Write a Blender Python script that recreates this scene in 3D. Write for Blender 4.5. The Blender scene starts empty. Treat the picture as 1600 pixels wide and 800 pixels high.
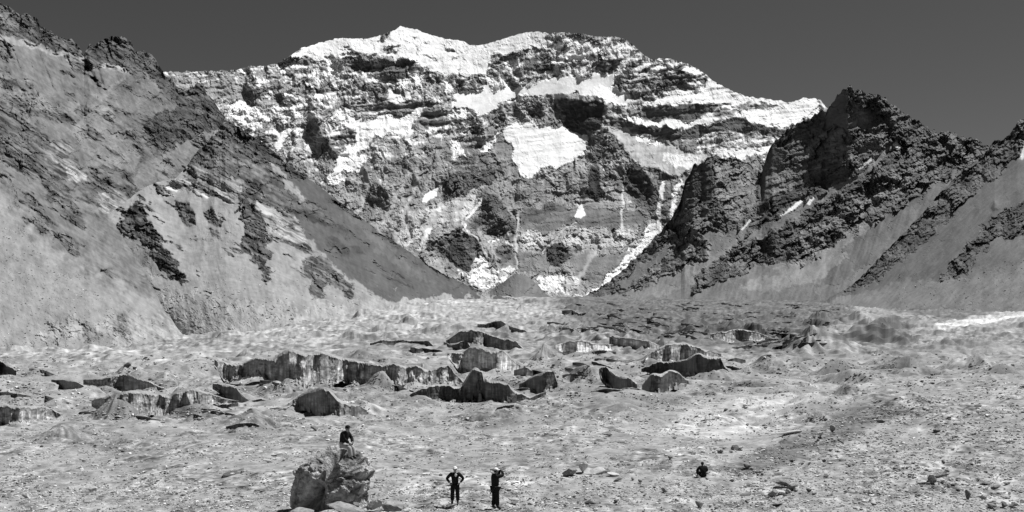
import bpy, bmesh, math, random
import numpy as np
from mathutils import Vector, Matrix

# ------------------------------------------------------------------ camera, sky, sun, exposure
F = 1500.0          # focal length in photo pixels (photo 1600 x 800)
CX, HY = 800.0, 520.0   # optical centre column and the horizon row
C = bpy.context.scene.collection
sc = bpy.context.scene
cam_d = bpy.data.cameras.new("camera")
cam_d.sensor_width = 36.0
cam_d.lens = 36.0 * F / 1600.0
cam_d.shift_y = (HY - 400.0) / 1600.0
cam_d.clip_start = 0.3
cam_d.clip_end = 40000.0
cam = bpy.data.objects.new("camera", cam_d)
cam.rotation_euler = (math.radians(90), 0, 0)
C.objects.link(cam)
sc.camera = cam

SUN_EL, SUN_AZ = 60.0, 56.0      # elevation; azimuth measured from +Y (view direction) towards +X (right)
w = bpy.data.worlds.new("World")
sc.world = w
w.use_nodes = True
nt = w.node_tree
nt.nodes.clear()
sky = nt.nodes.new("ShaderNodeTexSky")
sky.sky_type = 'NISHITA'
sky.sun_disc = False
sky.sun_elevation = math.radians(SUN_EL)
sky.sun_rotation = math.radians(SUN_AZ)
sky.altitude = 4200
sky.air_density = 0.8
sky.dust_density = 0.1
sky.ozone_density = 1.0
sep = nt.nodes.new("ShaderNodeSeparateColor")
bg = nt.nodes.new("ShaderNodeBackground")
wo = nt.nodes.new("ShaderNodeOutputWorld")
nt.links.new(sky.outputs[0], sep.inputs[0])
nt.links.new(sep.outputs[0], bg.inputs[0])      # red-filtered black and white film
bg.inputs[1].default_value = 0.040
nt.links.new(bg.outputs[0], wo.inputs[0])

sd = bpy.data.lights.new("sun", 'SUN')
sd.energy = 4.2
sd.angle = math.radians(0.53)
sd.color = (1, 1, 1)
sun = bpy.data.objects.new("sun", sd)
C.objects.link(sun)
_h = math.cos(math.radians(SUN_EL))
SV = Vector((_h * math.sin(math.radians(SUN_AZ)), _h * math.cos(math.radians(SUN_AZ)), math.sin(math.radians(SUN_EL))))
sun.rotation_euler = SV.to_track_quat('Z', 'Y').to_euler()
sun.location = (0, 0, 200)
vs = sc.view_settings
vs.view_transform = 'Standard'
vs.look = 'None'
vs.exposure = 0.75
vs.gamma = 1.0
vs.use_curve_mapping = False
sc.cycles.max_bounces = 4
sc.cycles.diffuse_bounces = 2

# ------------------------------------------------------------------ noise
def _hash(ix, iy, seed):
    h = (ix.astype(np.uint32) * np.uint32(374761393) + iy.astype(np.uint32) * np.uint32(668265263)
         + np.uint32((seed * 2246822519) & 0xffffffff))
    h = (h ^ (h >> np.uint32(13))) * np.uint32(1274126177)
    return h ^ (h >> np.uint32(16))

def pn(x, y, seed=0):
    """gradient noise, about -0.7..0.7"""
    x = np.asarray(x, np.float32); y = np.asarray(y, np.float32)
    x, y = np.broadcast_arrays(x, y)
    fx = np.floor(x); fy = np.floor(y)
    ix = fx.astype(np.int32); iy = fy.astype(np.int32)
    dx = x - fx; dy = y - fy
    u = dx * dx * dx * (dx * (dx * 6 - 15) + 10)
    v = dy * dy * dy * (dy * (dy * 6 - 15) + 10)
    def g(ox, oy):
        h = _hash(ix + ox, iy + oy, seed)
        a = (h & np.uint32(0xffff)).astype(np.float32) * np.float32(2 * math.pi / 65536)
        return np.cos(a) * (dx - ox) + np.sin(a) * (dy - oy)
    a = g(0, 0); b = g(1, 0); c = g(0, 1); d = g(1, 1)
    a = a + u * (b - a); c = c + u * (d - c)
    return a + v * (c - a)

def fbm(x, y, oct=4, seed=0, gain=0.5):
    r = 0; a = 1.0; s = 1.0
    for i in range(oct):
        r = r + a * pn(x * s + 17.3 * i, y * s - 9.1 * i, seed + i)
        a *= gain; s *= 2.03
    return r

def ridged(x, y, oct=4, seed=0, gain=0.5):
    r = 0; a = 1.0; s = 1.0
    for i in range(oct):
        r = r + a * (0.35 - np.abs(pn(x * s + 31.7 * i, y * s + 5.7 * i, seed + i)))
        a *= gain; s *= 2.07
    return r

def facet(x, y, seed, tilt=1.0):
    """broken rock: every cell of a jittered lattice is a plane with its own tilt"""
    x = np.asarray(x, np.float32); y = np.asarray(y, np.float32)
    ix = np.floor(x).astype(np.int32); iy = np.floor(y).astype(np.int32)
    best = np.full(x.shape, 9.0, np.float32); val = np.zeros(x.shape, np.float32)
    for ox in (-1, 0, 1):
        for oy in (-1, 0, 1):
            cx_, cy_ = ix + ox, iy + oy
            h = _hash(cx_, cy_, seed); g = _hash(cx_, cy_, seed + 977)
            jx = (h & np.uint32(0xfff)).astype(np.float32) / 4096; jy = ((h >> np.uint32(12)) & np.uint32(0xfff)).astype(np.float32) / 4096
            dx = x - (cx_ + jx); dy = y - (cy_ + jy)
            d = dx * dx + dy * dy
            tx = (g & np.uint32(0xfff)).astype(np.float32) / 2048 - 1; ty = ((g >> np.uint32(12)) & np.uint32(0xfff)).astype(np.float32) / 2048 - 1
            c = ((h >> np.uint32(24)) & np.uint32(0xff)).astype(np.float32) / 255 - .5
            v = tilt * (tx * dx + ty * dy) + .35 * c
            k = d < best
            best = np.where(k, d, best); val = np.where(k, v, val)
    return val

def sstep(lo, hi, x):
    t = np.clip((x - lo) / (hi - lo), 0, 1)
    return t * t * (3 - 2 * t)

def poly_sd(px, py, pts):
    """signed distance (px), positive inside"""
    pts = np.asarray(pts, np.float32)
    best = np.full(px.shape, 1e9, np.float32)
    ins = np.zeros(px.shape, bool)
    n = len(pts)
    for i in range(n):
        x0, y0 = pts[i]; x1, y1 = pts[(i + 1) % n]
        ex, ey = x1 - x0, y1 - y0
        L = ex * ex + ey * ey + 1e-6
        t = np.clip(((px - x0) * ex + (py - y0) * ey) / L, 0, 1)
        d = (px - x0 - t * ex) ** 2 + (py - y0 - t * ey) ** 2
        np.minimum(best, d, out=best)
        c = ((y0 <= py) != (y1 <= py))
        xi = x0 + (py - y0) * ex / (ey if abs(ey) > 1e-6 else 1e-6)
        ins ^= (c & (px < xi))
    s = np.sqrt(best)
    return np.where(ins, s, -s)

def line_d(px, py, pts):
    best = np.full(px.shape, 1e9, np.float32)
    for (x0, y0), (x1, y1) in zip(pts[:-1], pts[1:]):
        ex, ey = x1 - x0, y1 - y0
        t = np.clip(((px - x0) * ex + (py - y0) * ey) / (ex * ex + ey * ey + 1e-6), 0, 1)
        np.minimum(best, (px - x0 - t * ex) ** 2 + (py - y0 - t * ey) ** 2, out=best)
    return np.sqrt(best)

def tps(pts, vals, lin=True):
    """thin plate spline through scattered points"""
    P = np.asarray(pts, float); V = np.asarray(vals, float)
    mu = P.mean(0); sg = P.std(0).max()
    Q = (P - mu) / sg
    def ph(r2):
        return 0.5 * r2 * np.log(r2 + 1e-12)
    n = len(Q)
    K = ph(((Q[:, None] - Q[None]) ** 2).sum(-1)) + np.eye(n) * 1e-5
    T = np.hstack([np.ones((n, 1)), Q])
    M = np.zeros((n + 3, n + 3)); M[:n, :n] = K; M[:n, n:] = T; M[n:, :n] = T.T
    s = np.linalg.solve(M, np.concatenate([V, np.zeros(3)]))
    def ev(x, y):
        x = (np.asarray(x, np.float64) - mu[0]) / sg; y = (np.asarray(y, np.float64) - mu[1]) / sg
        r = s[n] + s[n + 1] * x + s[n + 2] * y
        for i in range(n):
            r = r + s[i] * ph((x - Q[i, 0]) ** 2 + (y - Q[i, 1]) ** 2)
        return r
    return ev

# ------------------------------------------------------------------ materials (all greys: the photograph is black and white)
def mat_attr(name, rough=0.95, spec=0.15, fine=None, bump=None):
    m = bpy.data.materials.new(name); m.use_nodes = True
    t = m.node_tree; b = t.nodes["Principled BSDF"]
    b.inputs["Roughness"].default_value = rough
    b.inputs["Specular IOR Level"].default_value = spec
    at = t.nodes.new("ShaderNodeAttribute"); at.attribute_name = "alb"
    src = at.outputs["Fac"]
    if fine:
        sc_, amt = fine
        tc = t.nodes.new("ShaderNodeTexCoord")
        nz = t.nodes.new("ShaderNodeTexNoise"); nz.inputs["Scale"].default_value = sc_
        nz.inputs["Detail"].default_value = 4; nz.inputs["Roughness"].default_value = 0.7
        t.links.new(tc.outputs["Object"], nz.inputs["Vector"])
        mr = t.nodes.new("ShaderNodeMapRange")
        mr.inputs[1].default_value = 0.25; mr.inputs[2].default_value = 0.75
        mr.inputs[3].default_value = 1 - amt; mr.inputs[4].default_value = 1 + amt
        t.links.new(nz.outputs["Fac"], mr.inputs[0])
        mu = t.nodes.new("ShaderNodeMath"); mu.operation = 'MULTIPLY'
        t.links.new(src, mu.inputs[0]); t.links.new(mr.outputs[0], mu.inputs[1])
        src = mu.outputs[0]
        if bump:
            bp = t.nodes.new("ShaderNodeBump"); bp.inputs["Strength"].default_value = 1.0
            bp.inputs["Distance"].default_value = bump
            t.links.new(nz.outputs["Fac"], bp.inputs["Height"])
            t.links.new(bp.outputs[0], b.inputs["Normal"])
    t.links.new(src, b.inputs["Base Color"])
    return m

def mat_flat(name, v, rough=0.8, spec=0.3, noise=0.0, scale=8.0, rnd=0.0, bump=0.0):
    m = bpy.data.materials.new(name); m.use_nodes = True
    t = m.node_tree; b = t.nodes["Principled BSDF"]
    b.inputs["Roughness"].default_value = rough
    b.inputs["Specular IOR Level"].default_value = spec
    tc = t.nodes.new("ShaderNodeTexCoord")
    nz = t.nodes.new("ShaderNodeTexNoise"); nz.inputs["Scale"].default_value = scale
    nz.inputs["Detail"].default_value = 6; nz.inputs["Roughness"].default_value = 0.65
    t.links.new(tc.outputs["Object"], nz.inputs["Vector"])
    mr = t.nodes.new("ShaderNodeMapRange")
    mr.inputs[1].default_value = 0.3; mr.inputs[2].default_value = 0.7
    mr.inputs[3].default_value = v * (1 - noise); mr.inputs[4].default_value = v * (1 + noise)
    t.links.new(nz.outputs["Fac"], mr.inputs[0])
    src = mr.outputs[0]
    if rnd:
        oi = t.nodes.new("ShaderNodeObjectInfo")
        m2 = t.nodes.new("ShaderNodeMapRange")
        m2.inputs[3].default_value = 1 - rnd; m2.inputs[4].default_value = 1 + rnd
        t.links.new(oi.outputs["Random"], m2.inputs[0])
        mu = t.nodes.new("ShaderNodeMath"); mu.operation = 'MULTIPLY'
        t.links.new(src, mu.inputs[0]); t.links.new(m2.outputs[0], mu.inputs[1])
        src = mu.outputs[0]
    if bump:
        bp = t.nodes.new("ShaderNodeBump"); bp.inputs["Strength"].default_value = 1.0
        bp.inputs["Distance"].default_value = bump
        t.links.new(nz.outputs["Fac"], bp.inputs["Height"])
        t.links.new(bp.outputs[0], b.inputs["Normal"])
    t.links.new(src, b.inputs["Base Color"])
    return m

M_MOUNT = mat_attr("mountain rock and snow", fine=(0.02, 0.12))
M_SLOPE = mat_attr("scree and rock", fine=(0.06, 0.18))
M_FLOOR = mat_attr("moraine rubble", fine=(3.0, 0.35), bump=0.06)
M_ICE = mat_attr("dirty glacier ice", rough=0.6, spec=0.4, fine=(0.8, 0.25))
M_STONE = mat_flat("scattered stone", 0.24, 0.95, 0.1, 0.45, 5.0, 0.45, 0.02)
M_DSTONE = mat_flat("dark stone", 0.17, 0.95, 0.1, 0.5, 5.0, 0.3, 0.02)
M_LSTONE = mat_flat("pale stone", 0.42, 0.95, 0.1, 0.3, 5.0, 0.15, 0.02)
M_GRAVEL = mat_attr("gravel", fine=(20.0, 0.25))

# ------------------------------------------------------------------ mesh helpers
def grid_mesh(name, X, Y, Z, mat, alb=None, smooth=False, cut=None, cyc=False):
    nr, ncl = X.shape
    me = bpy.data.meshes.new(name)
    co = np.empty((nr * ncl, 3), np.float32)
    co[:, 0] = X.ravel(); co[:, 1] = Y.ravel(); co[:, 2] = Z.ravel()
    i = np.arange(nr * ncl, dtype=np.int32).reshape(nr, ncl)
    q = np.stack([i[:-1, :-1], i[1:, :-1], i[1:, 1:], i[:-1, 1:]], -1).reshape(-1, 4)
    if cut is not None:
        q = q[~cut[:-1, :-1].ravel()]
    me.vertices.add(nr * ncl); me.vertices.foreach_set("co", co.ravel())
    me.loops.add(q.size); me.loops.foreach_set("vertex_index", q.ravel().astype(np.int32))
    me.polygons.add(len(q))
    me.polygons.foreach_set("loop_start", np.arange(0, q.size, 4, dtype=np.int32))
    me.update(calc_edges=True)
    me.polygons.foreach_set("use_smooth", np.full(len(q), bool(smooth)))
    if alb is not None:
        at = me.attributes.new("alb", 'FLOAT', 'POINT')
        at.data.foreach_set("value", alb.ravel().astype(np.float32))
    me.materials.append(mat)
    o = bpy.data.objects.new(name, me)
    C.objects.link(o)
    return o

def tag(o, label=None, cat=None, group=None, kind=None):
    if label: o["label"] = label
    if cat: o["category"] = cat
    if group: o["group"] = group
    if kind: o["kind"] = kind
    return o

def resample(pts, xs):
    p = np.asarray(pts, float)
    return np.interp(xs, p[:, 0], p[:, 1])

def screened(gx, gy, D0, lam):
    """least squares: D whose steps match gx, gy, held to D0 with weight lam"""
    nr, ncl = D0.shape
    r = lam * D0.copy()
    r[:, :-1] -= gx[:, :-1]; r[:, 1:] += gx[:, :-1]
    r[:-1] -= gy[:-1]; r[1:] += gy[:-1]
    def dct2(a):
        e = np.concatenate([a, a[:, ::-1]], 1)
        e = np.concatenate([e, e[::-1]], 0)
        return np.fft.rfft2(e), e.shape
    R, sh = dct2(r)
    ky = np.fft.fftfreq(sh[0]) * 2 * np.pi; kx = np.fft.rfftfreq(sh[1]) * 2 * np.pi
    den = lam + (2 - 2 * np.cos(ky))[:, None] + (2 - 2 * np.cos(kx))[None]
    return np.fft.irfft2(R / den, s=sh)[:nr, :ncl]

SH = {}
class Sheet:
    """A mountain side: a surface with real distance, steepness and facing in every place."""
    def __init__(s, crest, bottom, step, ctrl, seed, jag=1.5, base_alb=0.2, rough=1.0, x0=None, x1=None, sdir=(0.1, 1.0), brk=0.0):
        crest = sorted(crest)
        x0 = crest[0][0] if x0 is None else x0; x1 = crest[-1][0] if x1 is None else x1
        s.xs = np.arange(x0, x1 + step, step)
        top = resample(crest, s.xs)
        j = fbm(s.xs / 9.0, s.xs * 0 + seed, 4, seed) * jag * 2.2
        bot = resample(bottom, s.xs)
        n = int((bot - top).max() / step) + 2
        v = np.linspace(0, 1, n)[:, None]
        s.py = (top[None] + (bot - top)[None] * v)
        s.py = s.py + j[None] * np.exp(-(s.py - top[None]) / 9.0)
        s.px = np.broadcast_to(s.xs[None], s.py.shape).copy()
        s.step = step; s.seed = seed
        ev = tps([(a, b) for a, b, d in ctrl], [math.log(d) for a, b, d in ctrl])
        s.D0 = np.exp(ev(s.px, s.py))
        X = s.px.astype(np.float32); Y = s.py.astype(np.float32)
        s.X, s.Y = X, Y
        s.wx = 2.4 * fbm(X / 22, Y / 22, 5, seed + 11, 0.62); s.wy = 2.4 * fbm(X / 22, Y / 22, 5, seed + 23, 0.62)
        m = s.D0 / F
        s.m = m
        # own slopes of the broad shape
        dyr = np.gradient(s.py, axis=0)
        gr = np.gradient(s.D0, axis=0) / dyr
        s.A = (-gr / m)
        dx = np.gradient(s.D0, axis=1) - gr * np.gradient(s.py, axis=1)
        s.B = dx / step / m
        s.A = np.clip(s.A, -0.2, 3); s.B = np.clip(s.B, -2.5, 2.5)
        u = X * sdir[0] + Y * sdir[1] + 1.2 * s.wx; vv = X * sdir[1] - Y * sdir[0]
        s.bn = 1.6 * pn(u / 5.5, vv / 40, seed + 31) + 1.1 * pn(u / 2.6, vv / 18, seed + 32) + 1.0 * fbm(X / 9, Y / 9, 3, seed + 33)
        s.brk = brk; s.sdir = sdir; s.fk = .95; s.thr = 0
        s.alb = np.full(s.A.shape, base_alb)
        s.rough = np.full(s.A.shape, rough)
        s.strat = np.zeros(s.A.shape)
        s.snow = np.zeros(s.A.shape)
        s.flute = np.zeros(s.A.shape)
        s.extra = np.zeros(s.A.shape)
    def mask(s, pts, soft=1.5, jag=4.0):
        p = np.asarray(pts, float)
        pad = jag + soft + 4
        c0 = max(0, int((p[:, 0].min() - pad - s.xs[0]) / s.step)); c1 = int((p[:, 0].max() + pad - s.xs[0]) / s.step) + 1
        c1 = min(c1, s.px.shape[1])
        m = np.zeros(s.px.shape)
        if c1 <= c0: return m
        sl = (slice(None), slice(c0, c1))
        d = poly_sd(s.X[sl] + jag * s.wx[sl], s.Y[sl] + jag * s.wy[sl], pts)
        m[sl] = sstep(-soft, soft, d)
        return m
    def put(s, pts, a=None, b=None, alb=None, rough=None, strat=None, snow=None, flute=None, soft=1.5, jag=4.0, k=1.0, brk=None):
        m = s.mask(pts, soft, jag) * k
        q = brk if brk is not None else (s.brk if (rough is not None and rough > .45) else 0)
        if q: m = m * (1 - q * sstep(-.05, .25, s.bn - .12))
        if a is not None: s.A = s.A * (1 - m) + a * m
        if b is not None: s.B = s.B * (1 - m) + b * m
        if alb is not None: s.alb = s.alb * (1 - m) + alb * m
        if rough is not None: s.rough = s.rough * (1 - m) + rough * m
        if strat is not None: s.strat = s.strat * (1 - m) + strat * m
        if snow is not None: s.snow = s.snow * (1 - m) + snow * m
        if flute is not None: s.flute = s.flute * (1 - m) + flute * m
        return m
    def rib(s, line, w, h):
        """a rib (h>0, px units) or a gully (h<0) along a line"""
        d = line_d(s.X + 3 * s.wx, s.Y + 3 * s.wy, line)
        s.extra -= h * np.clip(1 - d / w, 0, 1)
    def build(s, name, mat, lam=0.0012, strat_dir=None, big=1.0, fall=0.0, gfall=0.0, gamp=.0, grock=1.0, snow_line=None, back=500):
        X, Y = s.X, s.Y
        gx = np.zeros_like(s.A); gy = np.zeros_like(s.A)
        gx[:, :-1] = ((s.B[:, 1:] + s.B[:, :-1]) * .5 * s.step - (s.A[:, 1:] + s.A[:, :-1]) * .5 * np.diff(s.py, axis=1)) * s.m[:, :-1]
        gy[:-1] = -(s.A[1:] + s.A[:-1]) * .5 * np.diff(s.py, axis=0) * s.m[:-1]
        D = screened(gx, gy, s.D0, lam)
        # gullies run down the slope: shear the noise along the fall line
        Xs = X + fall * Y
        sd_ = s.seed
        n = 0
        for i, (L, amp) in enumerate(((52, .20), (25, .22), (12, .24), (6, .26), (3, .22))):
            w1 = L * 0.35 * pn(X / L, Y / L, sd_ + 70 + i)
            n = n + amp * L * big * ridged((Xs + w1) / L, (Y - w1) / (L * 1.6), 1, sd_ + 40 + i) * (1.6 if i == 0 else 1.3)
        n = n - np.mean(n)
        n2 = 0
        sx, sy = s.sdir
        u = X * sx + Y * sy + 1.3 * s.wx
        vv = X * sy - Y * sx
        for i, (L, amp) in enumerate(((13, .5), (6, .55), (3, .4))):
            n2 = n2 + amp * L * pn(u / L, vv / (L * 9), sd_ + 90 + i)
        gf = gfall(X, Y) if callable(gfall) else np.full(X.shape, gfall)
        G = 0; Gs = 0
        for kf, sh in enumerate((-1.1, -.5, 0.0, .5, 1.0)):
            wgt = np.clip(1 - np.abs(gf - sh) / .5, 0, 1) if sh not in (-1.1,) else np.clip((-.5 - gf) / .6, 0, 1)
            if sh == -.5: wgt = np.where(gf < -.5, np.clip(1 - (-.5 - gf) / .6, 0, 1), np.clip(1 - np.abs(gf - sh) / .5, 0, 1))
            if sh == 1.0: wgt = np.clip((gf - .5) / .5, 0, 1)
            if np.max(wgt) <= 0: continue
            Xg = (X + sh * (Y - 250)) / math.sqrt(1 + sh * sh) + 5 * s.wx
            for i, (L, amp) in enumerate(((34, .62), (16, .55), (8, .42), (4, .3))):
                rg = ridged(Xg / L, (Y + 4 * s.wy) / (L * 4.2), 1, sd_ + 230 + i + 10 * kf) * wgt
                G = G + amp * L * rg; Gs = Gs + rg * (.9, 1.0, .7, .5)[i]
        G = G - np.mean(G); s.Gs = Gs
        fl = 0
        for i, (L, amp) in enumerate(((22, .35), (9, .35), (4, .25))):
            fl = fl + amp * L * pn(Xs / L, Y / (L * 8), sd_ + 120 + i)
        det = -n * s.rough + 1.9 * n2 * s.strat + fl * s.flute + s.extra
        fc = 9.0 * facet((X + 4 * s.wx) / 17, (Y + 4 * s.wy) / 15, sd_ + 200) + 4.6 * facet((u + 2 * s.wy) / 6.5, (vv + 2 * s.wx) / 10, sd_ + 201) + 2.0 * facet(X / 3.6, Y / 3.2, sd_ + 202)
        fc = fc + 17.0 * facet((X + .3 * Y + 6 * s.wx) / 44, (Y + 6 * s.wy) / 36, sd_ + 203, .8)
        det = det + s.fk * fc * s.rough
        det = det - 1.25 * G * np.clip(gamp + grock * np.clip(s.rough, 0, 1.2), 0, 1.3)
        tiny = fbm(X / 3.0, Y / 3.0, 2, sd_ + 150) * 0.35
        det = det + tiny * (0.25 + s.rough)
        D = D + det * s.m
        a_eff = -np.gradient(D, axis=0) / np.gradient(s.py, axis=0) / s.m
        alb = s.alb.copy()
        # bedrock tone variation, banding and blocks
        t = fbm(X / 30, Y / 30, 5, sd_ + 160, 0.6)
        t2 = pn(u / 5, vv / 50, sd_ + 170) + 0.7 * pn(u / 2.4, vv / 30, sd_ + 171)
        f3 = fbm(Xs / 5, Y / 14, 3, sd_ + 175)
        alb = alb * (1 + np.clip(0.35 + 0.5 * s.rough, 0, 1) * (0.75 * t) + 1.15 * np.clip(t2, -.5, .5) * s.strat + 0.28 * f3 * (0.3 + np.clip(s.flute + s.rough * .6, 0, 1)))
        if s.snow.max() > 0:
            nn = 1.0 * fbm((X + .4 * Y) / 42, (Y - .2 * X) / 13, 5, sd_ + 180, 0.56) + .30 * t2 + .35 * fbm(Xs / 4, Y / 16, 3, sd_ + 186)
            ak = np.ones(5) / 5.0
            a_eff = np.apply_along_axis(lambda q_: np.convolve(q_, ak, mode='same'), 0, np.clip(a_eff, -1, 3))
            sn = sstep(-0.04, 0.22, s.snow - 0.5 + 0.40 * nn - .55 * (Gs - .35) * np.clip(1.6 - s.snow, 0.1, 1) + 0.20 * (a_eff - 0.9))
            alb = alb * (1 - sn) + (0.82 - .10 * np.clip(fbm(X / 26, Y / 12, 4, sd_ + 195, .6) * 2, -.6, 1)) * sn
            th = np.maximum(sstep(.27, .34, ridged((X + .6 * Y) / 26 + s.wx * .1, (Y - .3 * X) / 13 + s.wy * .1, 1, sd_ + 191)), sstep(.28, .34, ridged((X - .3 * Y) / 11, Y / 9 + s.wy * .15, 1, sd_ + 192)))
            th = th * sstep(-.1, .25, fbm(X / 50, Y / 40, 2, sd_ + 193) + .1) * np.clip(s.rough * 1.3, 0, 1) * sstep(.02, .3, s.snow + .12)
            alb = alb * (1 - th * .8) + (.42 + .35 * sstep(320, 180, Y)) * th * .8
        s.alb_f = np.clip(alb, 0.02, 0.85)
        s.D = D; SH[name] = s
        Xw = (s.px - CX) * D / F; Zw = (HY - s.py) * D / F
        # the far side of the crest
        rows = [ (Xw, D, Zw) ]
        xb = []; 
        for k in (1.0, 0.5, 0.2, 0.06):
            xb.append((Xw[:1] * (1 + back * k / D[:1]), D[:1] + back * k, Zw[:1] - back * k * 0.75 + 0 * Zw[:1]))
        Xa = np.vstack([b[0] for b in xb] + [Xw]); Ya = np.vstack([b[1] for b in xb] + [D]); Za = np.vstack([b[2] for b in xb] + [Zw])
        al = np.vstack([np.repeat(s.alb_f[:1], 4, 0), s.alb_f])
        o = grid_mesh(name, Xa, Ya, Za, mat, al)
        tag(o, kind="structure")
        return o

# ------------------------------------------------------------------ the great snow-covered south face
ROCK = 0.235  # bedrock tone; shaded cliff faces are also coloured darker than this
def main_face():
    crest = [(230, 118), (262, 112), (300, 112), (350, 110), (366, 110), (384, 105), (394, 103), (413, 103), (432, 99), (457, 85), (465, 78), (485, 71), (526, 60),
             (578, 60), (597, 54), (614, 48), (626, 41.5), (647, 45), (666, 52), (688, 59), (721, 64), (735, 70), (748, 71),
             (770, 66), (792, 59), (814, 52), (836, 49), (856, 52), (875, 51), (905, 52), (932, 57), (960, 57), (979, 61),
             (990, 71), (1004, 84), (1018, 93), (1042, 91), (1064, 96), (1084, 104), (1100, 114), (1114, 126), (1139, 140),
             (1146, 143), (1168, 151), (1209, 156), (1237, 160), (1253, 154), (1267, 153), (1281, 156), (1289, 165), (1340, 205)]
    ctrl = [(230, 120, 6300), (400, 105, 7000), (530, 60, 7500), (626, 42, 7700), (750, 70, 7800), (870, 50, 7700), (980, 60, 7500),
            (1100, 115, 7300), (1260, 155, 7000), (1340, 205, 6700), (230, 300, 5600), (400, 250, 6350), (600, 250, 6600), (800, 250, 6650), (1000, 250, 6600), (1200, 250, 6300),
            (500, 380, 5800), (700, 380, 5850), (860, 380, 5900), (1000, 380, 5850), (1200, 400, 5500), (230, 480, 4800), (600, 480, 5150), (860, 480, 5200), (1100, 480, 5200), (1340, 480, 4900)]
    s = Sheet(crest, [(230, 480), (1340, 480)], 1.15, ctrl, 5, jag=1.3, base_alb=ROCK, rough=1.0, sdir=(.12, 1.0), brk=.35)
    P = s.put
    X, Y = s.X, s.Y
    s.snow += 0.46 * sstep(330, 150, Y) + 0.06
    s.strat += 0.38
    s.fk = .38
    s.strat *= (1 - .6 * sstep(200, 270, Y))
    s.flute += 0.12
    # light broken rock on the far left
    P([(230, 100), (350, 105), (380, 120), (372, 160), (360, 190), (300, 190), (230, 150)], alb=0.260, snow=.2, rough=.8)
    P([(365, 160), (385, 158), (430, 165), (480, 165), (495, 175), (440, 180), (405, 195), (395, 215), (420, 240), (400, 232), (370, 205), (355, 185)], snow=.75, alb=0.280, jag=7)
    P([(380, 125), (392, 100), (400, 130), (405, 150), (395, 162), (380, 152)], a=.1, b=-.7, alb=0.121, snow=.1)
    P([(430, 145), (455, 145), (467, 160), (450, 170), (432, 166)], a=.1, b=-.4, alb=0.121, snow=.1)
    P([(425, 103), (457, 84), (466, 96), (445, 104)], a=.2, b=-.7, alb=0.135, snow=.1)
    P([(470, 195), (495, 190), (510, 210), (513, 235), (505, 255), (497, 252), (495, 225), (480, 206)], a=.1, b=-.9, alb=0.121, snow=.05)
    P([(515, 215), (550, 205), (555, 225), (545, 245), (520, 255)], a=.4, alb=0.162, snow=.3, strat=.8)
    P([(555, 135), (600, 125), (612, 150), (600, 172), (570, 168)], a=.25, alb=0.149, snow=.25)
    # bands of dark strata under the summit snow
    P([(520, 98), (548, 86), (570, 90), (597, 92), (625, 97), (650, 96), (652, 110), (640, 120), (610, 112), (590, 118), (560, 112), (540, 106)], a=.25, alb=0.149, snow=.12, strat=1.0)
    P([(600, 99), (640, 95), (655, 105), (685, 118), (705, 128), (745, 125), (765, 128), (762, 138), (740, 142), (715, 138), (690, 132), (660, 120), (640, 114), (622, 128), (604, 128)], a=.25, alb=0.135, snow=.15, strat=.7)
    P([(545, 175), (560, 160), (640, 158), (662, 158), (657, 172), (640, 176), (580, 181)], a=.3, alb=0.176, snow=.2, strat=1.2, rough=.5)
    P([(655, 175), (668, 160), (700, 180), (705, 195), (680, 190), (660, 195)], a=.35, alb=0.189, snow=.1, strat=1.2, rough=.4)
    # summit snow
    P([(452, 88), (470, 70), (526, 50), (580, 50), (626, 30), (690, 50), (748, 60), (800, 45), (836, 40), (862, 45), (850, 66), (834, 74), (809, 78), (779, 84), (762, 97),
       (764, 112), (756, 122), (732, 117), (710, 113), (696, 121), (682, 112), (655, 101), (640, 90), (625, 93), (597, 85), (570, 84), (548, 78), (526, 85), (504, 93), (485, 90)], a=1.35, b=.1, snow=1.4, rough=.30, strat=.1, jag=5)
    for q in ([(588, 64), (600, 53), (612, 50), (606, 62), (598, 70)], [(598, 76), (612, 69), (630, 73), (622, 81), (605, 82)], [(662, 84), (685, 90), (680, 94)], [(690, 70), (705, 74), (710, 82), (700, 80)],
              [(575, 86), (600, 84), (610, 88), (580, 90)], [(660, 66), (672, 62), (676, 68)], [(640, 55), (650, 52), (652, 58)], [(530, 76), (548, 70), (552, 76)], [(700, 92), (716, 88), (712, 96)]):
        P(q, a=.3, alb=0.189, snow=.35, rough=.8, jag=3)
    P([(764, 98), (779, 85), (800, 80), (824, 77), (822, 87), (795, 95), (787, 106), (770, 107)], a=.85, alb=0.162, snow=.2)
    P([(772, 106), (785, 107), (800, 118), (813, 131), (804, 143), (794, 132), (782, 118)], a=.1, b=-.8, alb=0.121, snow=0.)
    P([(806, 101), (825, 92), (845, 86), (860, 74), (880, 68), (905, 74), (900, 88), (870, 92), (855, 106), (835, 118), (815, 115)], a=.85, alb=0.162, snow=.33)
    P([(825, 134), (845, 122), (866, 117), (868, 124), (845, 136), (828, 138)], a=.85, alb=0.135, snow=0.1, strat=.6)
    P([(858, 60), (905, 58), (935, 66), (965, 62), (980, 64), (1002, 86), (1010, 95), (990, 110), (960, 119), (925, 113), (918, 98), (890, 92), (862, 90)], a=.9, alb=0.176, snow=.92, rough=.9)
    P([(925, 92), (950, 90), (972, 95), (965, 110), (940, 115), (925, 108)], a=.85, alb=0.121, snow=.1)
    P([(985, 100), (1015, 94), (1045, 98), (1075, 105), (1100, 118), (1108, 130), (1085, 140), (1050, 140), (1010, 158), (985, 145), (975, 132), (960, 136), (966, 118)], a=.45, b=.25, alb=0.162, snow=.36, strat=.9)
    P([(1040, 115), (1060, 112), (1075, 118), (1070, 133), (1048, 132)], a=.05, alb=0.095, snow=0)
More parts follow.
